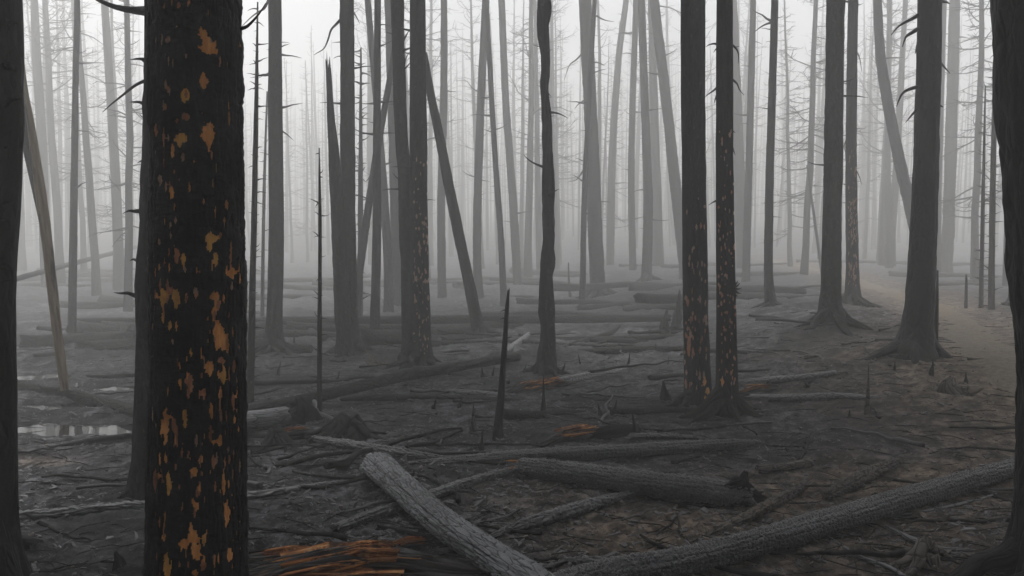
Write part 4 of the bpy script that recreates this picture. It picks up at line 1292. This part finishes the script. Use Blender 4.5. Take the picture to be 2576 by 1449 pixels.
fallen('long flat log in fog right of the gnarled trunk, nearest', [(1400, 888, 12), (1500, 884, 22), (1620, 880, 22), (1715, 876, 16)], 'log_far', sides=16, ds=.08)
fallen('long flat log in fog right of the gnarled trunk, second', [(1430, 855, 10), (1540, 852, 16), (1650, 848, 16), (1715, 845, 10)], 'log_far', sides=14, ds=.08)
fallen('log slanting in fog right of the gnarled trunk', [(1396, 884, 14), (1440, 866, 16), (1530, 838, 16), (1560, 818, 12)], 'log_far', sides=14, ds=.08)
fallen('thick log butt in fog left of the dark pair', [(1575, 776, 20), (1640, 772, 26), (1720, 770, 22)], 'log_far', sides=14, ds=.1)
fallen('log in fog lying at foot of the central speckled trunk', [(860, 850, 10), (950, 848, 14), (1100, 836, 16), (1290, 830, 12)], 'log_far', sides=12, ds=.12)
fallen('slanted log leaning on the hillside at far left', [(0, 712, 14), (150, 672, 14), (340, 622, 11)], 'log_far', sides=10, ds=.3, lift=1.0)
fallen('thin pale log leaning in fog behind the slim grey trunk', [(985, 782, 8), (955, 740, 8), (930, 690, 6)], 'log_pale', sides=8, ds=.2, zs=[0, .35, .8])
fallen('charred bark strip at bottom edge beside the split log', [(1340, 1440, 18), (1420, 1415, 26), (1500, 1408, 22), (1530, 1412, 10)], 'log', fine=True, sides=40, ds=.012, lump=.2)
fallen('pale root lying in bottom right corner under the thick log', [(2090, 1355, 8), (2160, 1400, 12), (2240, 1430, 14), (2300, 1470, 14)], 'log_pale', name='dead_root', cat='root', sides=10, ds=.03)
fallen('pale forked root below the thick log at bottom right', [(2240, 1330, 10), (2300, 1360, 18), (2350, 1380, 18), (2430, 1385, 12)], 'log_pale', name='dead_root', cat='root', sides=12, ds=.03)
fallen('grey stick under the thick log near right edge', [(2240, 1300, 6), (2340, 1285, 11), (2440, 1262, 10), (2500, 1245, 6)], 'log_pale', name='dead_root', cat='root', sides=10, ds=.03)

# far indistinct logs
fr = random.Random(91)
FARLOG = []
for k in range(4):
    C = np.array([(x, .12 * math.sin(x * .8 + k), 0.06 + .03 * math.sin(x * 1.7 + k)) for x in np.linspace(-2.2 - k * .4, 2.2 + k * .4, 24)])
    R = np.linspace(.15, .07, 24) * (1 - .12 * k)
    FARLOG.append(tube('fallen_log', C, R, 10, bark_disp(700 + k, .1, .06), jag=(.1, .15), seed=k))
    FARLOG[-1].materials.append(M['log_far'])
for k in range(60):
    y = fr.uniform(11.5, 38)
    x = fr.uniform(-.62, .62) * y
    if seg_dist(np.array([x]), np.array([y]), TRAIL)[0] < 2.8:
        continue
    o = tag(link('fallen_log', FARLOG[k % 4], None), ('dim' if y < 22 else 'faint') + ' fallen log in fog ' + zone(x, y), 'log', 'logs blurred by fog ' + zone(x, y))
    o.location = (x, y, float(gh(x, y)) + .02)
    sc = fr.uniform(.4, 1.1)
    o.scale = (sc, sc, sc)
    o.rotation_euler = (0, fr.uniform(-.04, .04), fr.gauss(0, .5))

# ------------------------------------------------------------------ splintered orange wood
def splinter_mesh(seed, L_, w):
    """a flat-faced shard of torn wood, thick at one end and pointed or stepped at the other"""
    rr = random.Random(seed)
    xs = np.array([0, .04, .2, .45, .7, .88, 1.0])
    prof = np.array([.45, 1.0, 1.0, .9, .75, rr.uniform(.3, .6), .04]) * np.array([rr.uniform(.8, 1.2) for _ in xs])
    C = np.stack([xs * L_, np.cumsum([rr.uniform(-.012, .012) for _ in xs]), np.cumsum([rr.uniform(-.008, .008) for _ in xs])], -1)
    me = tube('splinter', C, np.maximum(prof * w, .001), 5, bark_disp(seed, .35, .3), squash=rr.uniform(.3, .6), seed=seed)
    me.polygons.foreach_set('use_smooth', np.zeros(len(me.polygons), bool))
    return me
SPL = [splinter_mesh(800 + k, 0.30 + .07 * (k % 4), .014 + .005 * (k % 3)) for k in range(12)]
SPLD = [me.copy() for me in SPL]
SPLB = [me.copy() for me in SPL]
for a_, b_ in zip(SPL, SPLD):
    a_.materials.append(M['split'])
    b_.materials.append(M['split_dark'])
for c_ in SPLB:
    c_.materials.append(M['split_brown'])

def torn_mat():
    m, N, L, P = new_mat('torn_wood')
    n1 = tex(N, L, 'noise', 1.0, (150, 13, 4), Detail=8.0, Roughness=0.75)
    n2 = tex(N, L, 'noise', 1.0, (30, 11, 3), Detail=5.0)
    w_ = ramp(N, L, n1, [(0.36, (0.012, 0.009, 0.008)), (0.45, (0.16, 0.05, 0.022)), (0.55, (0.52, 0.23, 0.08)), (0.68, (0.85, 0.58, 0.33))])
    w_ = mixc(N, L, ramp(N, L, n2, [(0.50, (0, 0, 0)), (0.60, (.9, .9, .9))]), w_, (0.035, 0.03, 0.028))
    L.new(w_, P.inputs['Base Color'])
    P.inputs['Roughness'].default_value = 0.9
    P.inputs['Specular IOR Level'].default_value = 0.1
    L.new(bump(N, L, n1, 1.0, 0.014), P.inputs['Normal'])
    return m
M['torn'] = torn_mat()

def fibre_disp(seed, rm):
    def f(TH, S, R):
        c, s_ = np.cos(TH), np.sin(TH)
        d = R * (.5 * fbm(c * 5 + seed, s_ * 5, S * 2.2, o=4, seed=seed) + .22 * vn(c * 30, s_ * 30, S * 4.0, seed=seed + 4) + .32 * vn(c * 14, s_ * 14, S * 3.0, seed=seed + 1) + .25 * fbm(c * 1.5, s_ * 1.5, S * 4, o=3, seed=seed + 2))
        return d
    return f

def splintered(label, a, b, n, rad, dark, seed, length=1.0, hump=0.0, orange_at=0.55, spread=.25, core='split_dark'):
    rr = random.Random(seed)
    A, B = gp(*a, .03), gp(*b, .03)
    base = (A + B) / 2
    base[2] = float(gh(base[0], base[1]))
    e = tag(empty('splintered_log', base), label, 'log')
    K = 9
    pts, rads = [], []
    for k in range(K):
        q = k / (K - 1)
        p = A + (B - A) * q
        p[2] += hump * math.sin(math.pi * q) ** 1.5 - .02
        pts.append(p)
        rads.append(rad * (.35 + .65 * math.sin(math.pi * min(1, q * .9 + .1))))
    C, R = resample(pts, rads, .012)
    link('charred_core', tube('charred_core', C, R, 160, fibre_disp(seed, rad), squash=.8, jag=(.1, .1), seed=seed, origin=base), M[core], e)
    i0, i1 = int(len(C) * (orange_at - .17)), int(len(C) * (orange_at + .15))
    link('torn_face', tube('torn_face', C[i0:i1] + np.array([0, 0, .012]), R[i0:i1] * np.linspace(.92, 1.1, i1 - i0), 160, fibre_disp(seed, rad), squash=.8, jag=(.16, .10), seed=seed + 1, cap=(False, False), origin=base), M['torn'], e)
    ax = (B - A) / np.linalg.norm(B - A)
    yaw = math.atan2(ax[1], ax[0])
    for k in range(n):
        q = rr.betavariate(2, 2)
        i = min(len(C) - 1, int(q * len(C)))
        th = rr.uniform(-.3, math.pi + .3)
        side = np.array([ax[1], -ax[0], 0])
        p = C[i] + (side * math.cos(th) + np.array([0, 0, 1]) * math.sin(th) * .8) * R[i] * rr.uniform(.85, 1.08)
        is_o = abs(q - orange_at) < .2 and rr.random() > dark and th > .1
        if is_o:
            q = orange_at + (q - orange_at) * .9
        o = link('splinter', (rr.choice((SPL, SPL, SPLB)) if is_o else SPLD)[rr.randrange(12)], None, e)
        sg = rr.choice((1, 1, -1))
        o.location = p - base - ax * .2 * length * sg
        o.rotation_euler = (rr.gauss(0, .5), -rr.uniform(-.03, .16) - hump * 2.2 * sg * (1 - 2 * q), yaw + (0 if sg > 0 else math.pi) + rr.gauss(0, spread * .4))
        s = length * rr.uniform(.45, 1.0)
        w_ = 1.25 if is_o else 1.0
        o.scale = (s, s * w_ * rr.uniform(.4, 1.0), s * w_ * rr.uniform(.4, 1.0))
    return e
splintered('shattered log with bright orange splinters at the bottom edge', (600, 1480), (1195, 1436), 56, .125, .55, 11, .8, .06, .46, .3)
splintered('crumbled orange splinters heaped at foot of gnarled trunk', (1270, 990), (1450, 962), 40, .07, .45, 12, .9, .05)
splintered('orange splinter stake lying before the dark pair', (1365, 1112), (1520, 1084), 30, .055, .2, 13, .8, .05, .62, .12)
splintered('small reddish splinters lying right of the dark pair', (1865, 985), (1945, 972), 14, .03, .4, 14, .5, .02)
splintered('small orange chip pile behind the shattered log', (990, 1372), (1060, 1360), 14, .02, .1, 15, .28, .02)
splintered('scatter of reddish splinters by the black burnt end', (700, 1084), (770, 1076), 12, .02, .3, 16, .4, .01)
splintered('dark shattered wood along the bottom left of the shattered log', (600, 1420), (860, 1395), 46, .05, .95, 17, .9, .02)

# ------------------------------------------------------------------ stumps and stubs
def lump(name, label, u, v, w, h, seed, mat='char_lump', cat='stump', group=None):
    b = gp(u, v)
    s = w / F * b[1]
    hh = h / F * b[1]
    k = np.linspace(0, 1, 18)
    C = np.stack([k * 0 + b[0] + .15 * s * np.sin(k * 3 + seed), k * 0 + b[1], b[2] - .05 + (hh + .05) * k], -1)
    R = s / 2 * (1.05 - .9 * k ** 1.5)
    def dsp(TH, S, RR):
        c, s_ = np.cos(TH), np.sin(TH)
        return RR * (1.15 * fbm(c * 1.7 + seed, s_ * 1.7, S * 7, o=4, seed=seed) + .35 * fbm(c * 6, s_ * 6, S * 26, o=2, seed=seed + 1))
    me = tube(name, C, R, 30, dsp, jag=(0, hh * .25), seed=seed, origin=b)
    return tag(link(name, me, M[mat], None, b), label, cat, group)
lump('charred_stump', 'burnt-out black log end lump beside the thorny sapling', 750, 1062, 92, 56, 31)
lump('charred_stump', 'small ragged black stump at lower left by the big trunk', 295, 1432, 44, 40, 32)
lump('charred_stump', 'jagged burnt stump just left of the dark pair', 1672, 1008, 26, 46, 33)
lump('charred_stump', 'low rotten stump on slope near the trail at right', 2402, 985, 84, 32, 34, 'log_brown')
lump('charred_stump', 'black hollow stump in fog left of the dark pair', 1675, 838, 30, 52, 35, 'log_far')
lump('charred_stump', 'tall broken stump in fog beside the left pair trunk', 1705, 832, 26, 90, 36, 'log_far')
lump('charred_stump', 'small black stub at end of the lower rotten log', 2135, 1052, 12, 18, 37)
lump('charred_stump', 'dark mound at right edge beside the thorny poles', 2545, 770, 50, 34, 38, 'log_far')

def root_stump(label, u, v, w, h, ends, seed, mat='log_far'):
    b = gp(u, v)
    s, hh = w / F * b[1], h / F * b[1]
    t = Tree()
    t.base, t.seed, t.mat = b, seed, M[mat]
    t.R = [s / 2] * 5
    t.root = tag(empty('root_stump', b), label, 'stump')
    k = np.linspace(0, 1, 14)
    C = np.stack([k * 0 + b[0], k * 0 + b[1], b[2] - .06 + (hh + .06) * k], -1)
    link('stump', tube('stump', C, s / 2 * (1.25 - .55 * k), 32, bark_disp(seed, .18, .15, .2, .5, .08, 6), jag=(0, hh * .5), seed=seed, origin=b), t.mat, t.root)
    for (eu, ev, r) in ends:
        root(t, 0, 0, r, end=gp(eu, ev))
root_stump('spreading grey root stump left of centre', 878, 1098, 66, 24, [(700, 1128, .05), (790, 1130, .05), (640, 1105, .05), (980, 1090, .05), (1000, 1108, .04), (760, 1090, .05), (930, 1075, .04)], 41)
root_stump('toppled root fan beside the spreading root stump', 690, 1112, 30, 7, [(625, 1140, .035), (775, 1132, .04), (640, 1110, .03), (740, 1140, .03)], 42)
root_stump('root clump under the log at bottom right', 2330, 1420, 60, 24, [(2180, 1440, .03), (2260, 1470, .04), (2230, 1395, .025), (2420, 1400, .03), (2120, 1370, .02)], 43, 'log_brown')

sn = tree('snag1265', 'short leaning black snag with pointed tip, in front of centre', [(1253, 1098, 24), (1259, 1010, 19), (1266, 920, 15), (1272, 830, 12), (1276, 770, 10), (1279, 735, 5)], mat='bark_black', top_open=False, sides=16, ds=.03, flare=.25, fh=.05, jag=.04, wav=.15, name='broken_snag', cat='snag')
for v in (780, 800, 850, 905):
    stub(sn, at(1265, v, sn.Y)[2], .3 if v % 20 else 3.3, .05, 1.2)
def spike(label, u, v, w, h, group=None, mat='bark', lean=0):
    t = tree('sp%d_%d' % (u, v), label, [(u, v, w), (u + lean * .5, v - h * .5, w * .55), (u + lean, v - h, w * .18)], mat=mat, top_open=False, sides=10, ds=.025, flare=.6, fh=.04, jag=.03, wav=.7, a1=.15, a2=.12, name='charred_stub', cat='stub', group=group)
spike('split forked stake standing right of the pair with flared foot', 2182, 1040, 16, 118, None, 'log_brown', 3)
spike('slim burnt stub below the gnarled trunk', 1367, 1038, 14, 90, None, 'bark_brown', 0)
spike('pointed stub left of the short leaning snag', 1190, 1085, 18, 66, None, 'log_brown', 1)
spike('dark stub just before the short leaning snag', 1211, 1140, 13, 50, None, 'bark', 2)
spike('thick upright black shard behind the orange splinter', 1603, 1100, 20, 58, None, 'bark', -12)
for (u, v, w, h) in ((1243, 1110, 10, 26), (1090, 1030, 10, 22), (1155, 1030, 10, 30), (1510, 1045, 10, 28), (1545, 1042, 11, 32), (1415, 940, 8, 26), (1395, 950, 8, 20), (1520, 945, 7, 24), (1545, 930, 6, 22), (1580, 925, 7, 34), (1680, 925, 6, 24),
                     (1215, 950, 8, 26), (1240, 945, 7, 22), (1130, 950, 7, 24), (850, 960, 6, 24), (700, 940, 7, 30), (740, 870, 7, 40), (2345, 940, 10, 34), (2430, 965, 9, 26), (1460, 925, 6, 30), (640, 905, 6, 26), (1320, 935, 6, 20), (2250, 930, 7, 18), (300, 850, 7, 30), (330, 870, 7, 26)):
    spike('tiny charred stub sticking up from ground ' + ('left of' if u < 1000 else 'near' if u < 1600 else 'right of') + (' the speckled central trunk' if u < 1300 else ' the gnarled trunk' if u < 1600 else ' the dark pair'), u, v, w, h, 'tiny charred stubs', 'bark', ((u * 7) % 13) - 6)

# dead twig tuft by the central trunk
b = gp(945, 930)
tw = random.Random(5)
e = tag(empty('dry_twig_tuft', b), 'tuft of pale dry twigs before the speckled central trunk', 'twigs')
for k in range(16):
    d = np.array([tw.uniform(-1, .8), tw.uniform(-.4, .2), tw.uniform(.1, .8)])
    p = np.array([tw.uniform(-.05, .12), tw.uniform(-.05, .05), .05])
    L_ = tw.uniform(.12, .3)
    C, R = resample([p, p + d * L_ * .6, p + d * L_ + np.array([0, 0, .04])], [.006, .005, .002], .04)
    link('twig', tube('twig', C, R, 5), M['bare_wood'], e)

# ------------------------------------------------------------------ loose sticks and litter
sr = random.Random(404)
STK = []
for k in range(8):
    rr = random.Random(900 + k)
    C = np.array([(x, .07 * math.sin(x * 4 + k) + rr.uniform(-.02, .02), .012 + rr.uniform(-.006, .012)) for x in np.linspace(-.35, .35, 9)])
    C, R = resample(C, np.linspace(.013, .005, 9) * rr.uniform(.7, 1.4), .03)
    STK.append(tube('charred_stick', C, R, 7, bark_disp(900 + k, .15, .1), jag=(.02, .02), seed=k))
    STK[-1].materials.append(M['log_far'] if k % 4 else M['chip'])
for k in range(110):
    y = 3.4 * (12.0 / 3.4) ** sr.random()
    x = sr.uniform(-.66, .66) * y
    o = tag(link('charred_stick', STK[k % 8], None), 'loose charred stick on the %s ground %s' % ('near' if y < 5.5 else 'middle', zone(x, y)), 'stick', 'loose charred sticks ' + zone(x, y))
    z = float(gz(np.array([x]), np.array([y]))[0])
    o.location = (x, y, z + .006)
    s = sr.uniform(.35, 1.2)
    o.scale = (s, s, s)
    o.rotation_euler = (sr.uniform(-.1, .1), sr.uniform(-.08, .08), sr.gauss(0, .7) + (math.pi if sr.random() < .5 else 0))

def litter(name, label, n, y0, y1, size, thick, mat, seed, aspect=(1.5, 5), bias=None, tilt=.35):
    g = np.random.default_rng(seed)
    y = y0 * (y1 / y0) ** g.random(n)
    x = (g.random(n) * 2 - 1) * .70 * y
    if bias is not None:
        keep = bias(x, y) > g.random(n)
        x, y = x[keep], y[keep]
        n = len(x)
    keep = (seg_dist(x, y, TRAIL) > .5) | (mat == 'stone')
    x, y = x[keep], y[keep]
    n = len(x)
    z = gz(x, y)
    L_ = size[0] * (size[1] / size[0]) ** g.random(n)
    W = L_ / g.uniform(aspect[0], aspect[1], n)
    H = np.maximum(W * thick, .0012)
    yaw = g.normal(0, .8, n)
    t1_, t2_ = g.normal(0, tilt, n), g.normal(0, tilt, n)
    bx = np.array([(-1, -.5, -.5), (1, -.8, -.5), (.8, .7, -.5), (-.7, 1, -.5), (-.9, -.4, .5), (.85, -.6, .5), (.7, .5, .5), (-.6, .8, .5)])
    P = bx[None] * (1 + .35 * g.standard_normal((n, 8, 3)) * np.array([.6, .8, .3]))
    P = P * np.stack([L_ / 2, W / 2, H], -1)[:, None]
    a, c = np.cos(t1_), np.sin(t1_)
    X, Yv, Z = P[..., 0], P[..., 1], P[..., 2]
    X, Z = X * a[:, None] + Z * c[:, None], -X * c[:, None] + Z * a[:, None]
    a, c = np.cos(t2_), np.sin(t2_)
    Yv, Z = Yv * a[:, None] - Z * c[:, None], Yv * c[:, None] + Z * a[:, None]
    a, c = np.cos(yaw), np.sin(yaw)
    X, Yv = X * a[:, None] - Yv * c[:, None], X * c[:, None] + Yv * a[:, None]
    V = np.stack([X + x[:, None], Yv + y[:, None], Z + (z + H * .6)[:, None]], -1).reshape(-1, 3)
    f = np.array([(0, 3, 2, 1), (4, 5, 6, 7), (0, 1, 5, 4), (1, 2, 6, 5), (2, 3, 7, 6), (3, 0, 4, 7)])
    Q = (f[None] + 8 * np.arange(n)[:, None, None]).reshape(-1, 4)
    tag(link(name, mesh_np(name, V, Q, smooth=False), M[mat]), label, 'litter', None, 'stuff')
cr = random.Random(415)
for k in range(64):
    y = 5.6 * (15.0 / 5.6) ** cr.random()
    x = cr.uniform(-.64, .64) * y
    if seg_dist(np.array([x]), np.array([y]), TRAIL)[0] < .6 or (x < -2.6 and 6.3 < y < 8.6) or (x > .35 * y and y < 8.5):
        continue
    big_ = k % 3 == 0
    o = tag(link('charred_chunk' if big_ else 'charred_branch', FARLOG[k % 4] if big_ else STK[k % 8], None), ('black burnt chunk of log on ground ' if big_ else 'dead charred branch on ground ') + zone(x, y), 'log' if big_ else 'branch', ('burnt chunks ' if big_ else 'dead branches ') + zone(x, y))
    z = float(gz(np.array([x]), np.array([y]))[0])
    s_ = cr.uniform(.10, .26) if big_ else cr.uniform(1.0, 2.6)
    o.location = (x, y, z + (0 if big_ else .01))
    o.scale = (s_, s_ * (1.6 if big_ else .8), s_ * (1.3 if big_ else .8))
    o.rotation_euler = (cr.uniform(-.1, .1), cr.uniform(-.08, .08), cr.gauss(0, .6))

def clump(x, y):
    k = np.clip(0.55 + 1.6 * fbm(x * 1.3, y * 1.3, o=3, seed=91), 0.03, 1)
    for px, py, rx, ry, d in POOLS:
        k = k * (1 - np.exp(-(((x - px) / rx / 1.1) ** 2 + ((y - py) / ry / 1.1) ** 2) ** 2) * .97)
    return k
litter('bark_flake_litter', 'dark bark flakes strewn thickly over the burnt ground', 34000, 2.6, 14.0, (.010, .055), .35, 'flake', 1, (1.3, 4.5), clump)
litter('bark_sliver_litter', 'larger bark slivers scattered over the burnt ground', 3000, 2.8, 15.0, (.04, .13), .22, 'flake', 9, (3, 8), clump)
litter('ash_chip_litter', 'pale ash-grey wood chips scattered over the burnt ground', 1500, 2.6, 14.0, (.010, .045), .25, 'log_pale', 2, (2, 7), clump)
def grit_bias(x, y):
    return .05 + .9 * (np.exp(-(((x - 2.2) / 1.8) ** 2 + ((y - 4.9) / 1.0) ** 2)) + np.exp(-(seg_dist(x, y, TRAIL) / .9) ** 2))
litter('grit_litter', 'small pale grit and stones on the brown soil', 16000, 2.8, 18.0, (.006, .032), .6, 'stone', 3, (1, 1.8), grit_bias)
def twigs(n, seed):
    g = random.Random(seed)
    it = []
    xs, ys = [], []
    for k in range(n):
        y = 3.0 * (13.0 / 3.0) ** g.random()
        xs.append(g.uniform(-.68, .68) * y)
        ys.append(y)
    zs = gz(np.array(xs), np.array(ys))
    for x, y, z in zip(xs, ys, zs):
        a = g.gauss(0, .8)
        L_ = g.uniform(.06, .32)
        d = np.array([math.cos(a), math.sin(a), g.gauss(0, .06)])
        nn = np.array([-d[1], d[0], 0])
        p = np.array([x, y, z + .008])
        w = g.uniform(-.18, .18) * L_
        r = g.uniform(.002, .005)
        it.append(([p - d * L_ / 2, p + nn * w + np.array([0, 0, .006]), p + d * L_ / 2], [r * .7, r, r * .4]))
    me = many_tubes('twig_litter', it, 4)
    tag(link('twig_litter', me, M['log_far']), 'fine burnt twigs strewn over the ground', 'litter', None, 'stuff')
twigs(2000, 6)

# ------------------------------------------------------------------ smoky air
zmin, zmax = -1.4, 30.0
hx, hy0, hy1 = 215.0, -215.0, 215.0
V = [(sx * hx, y, z) for z in (zmin, zmax) for (sx, y) in ((-1, hy0), (1, hy0), (1, hy1), (-1, hy1))]
Q = [(0, 3, 2, 1), (4, 5, 6, 7), (0, 1, 5, 4), (1, 2, 6, 5), (2, 3, 7, 6), (3, 0, 4, 7)]
hm = bpy.data.materials.new('smoky_air')
hm.use_nodes = True
hn = hm.node_tree.nodes
hn.remove(hn['Principled BSDF'])
pv = hn.new('ShaderNodeVolumePrincipled')
pv.inputs['Color'].default_value = (0.90, 0.905, 0.90, 1)
pv.inputs['Density'].default_value = HAZE_DENSITY
pv.inputs['Density Attribute'].default_value = ''
pv.inputs['Anisotropy'].default_value = 0.55
hm.node_tree.links.new(pv.outputs[0], hn['Material Output'].inputs['Volume'])
try:
    hm.cycles.homogeneous_volume = True
except Exception:
    pass
tag(link('haze', mesh_np('haze', V, Q, smooth=False), hm), 'pale smoke haze filling the forest', 'haze', None, 'stuff')
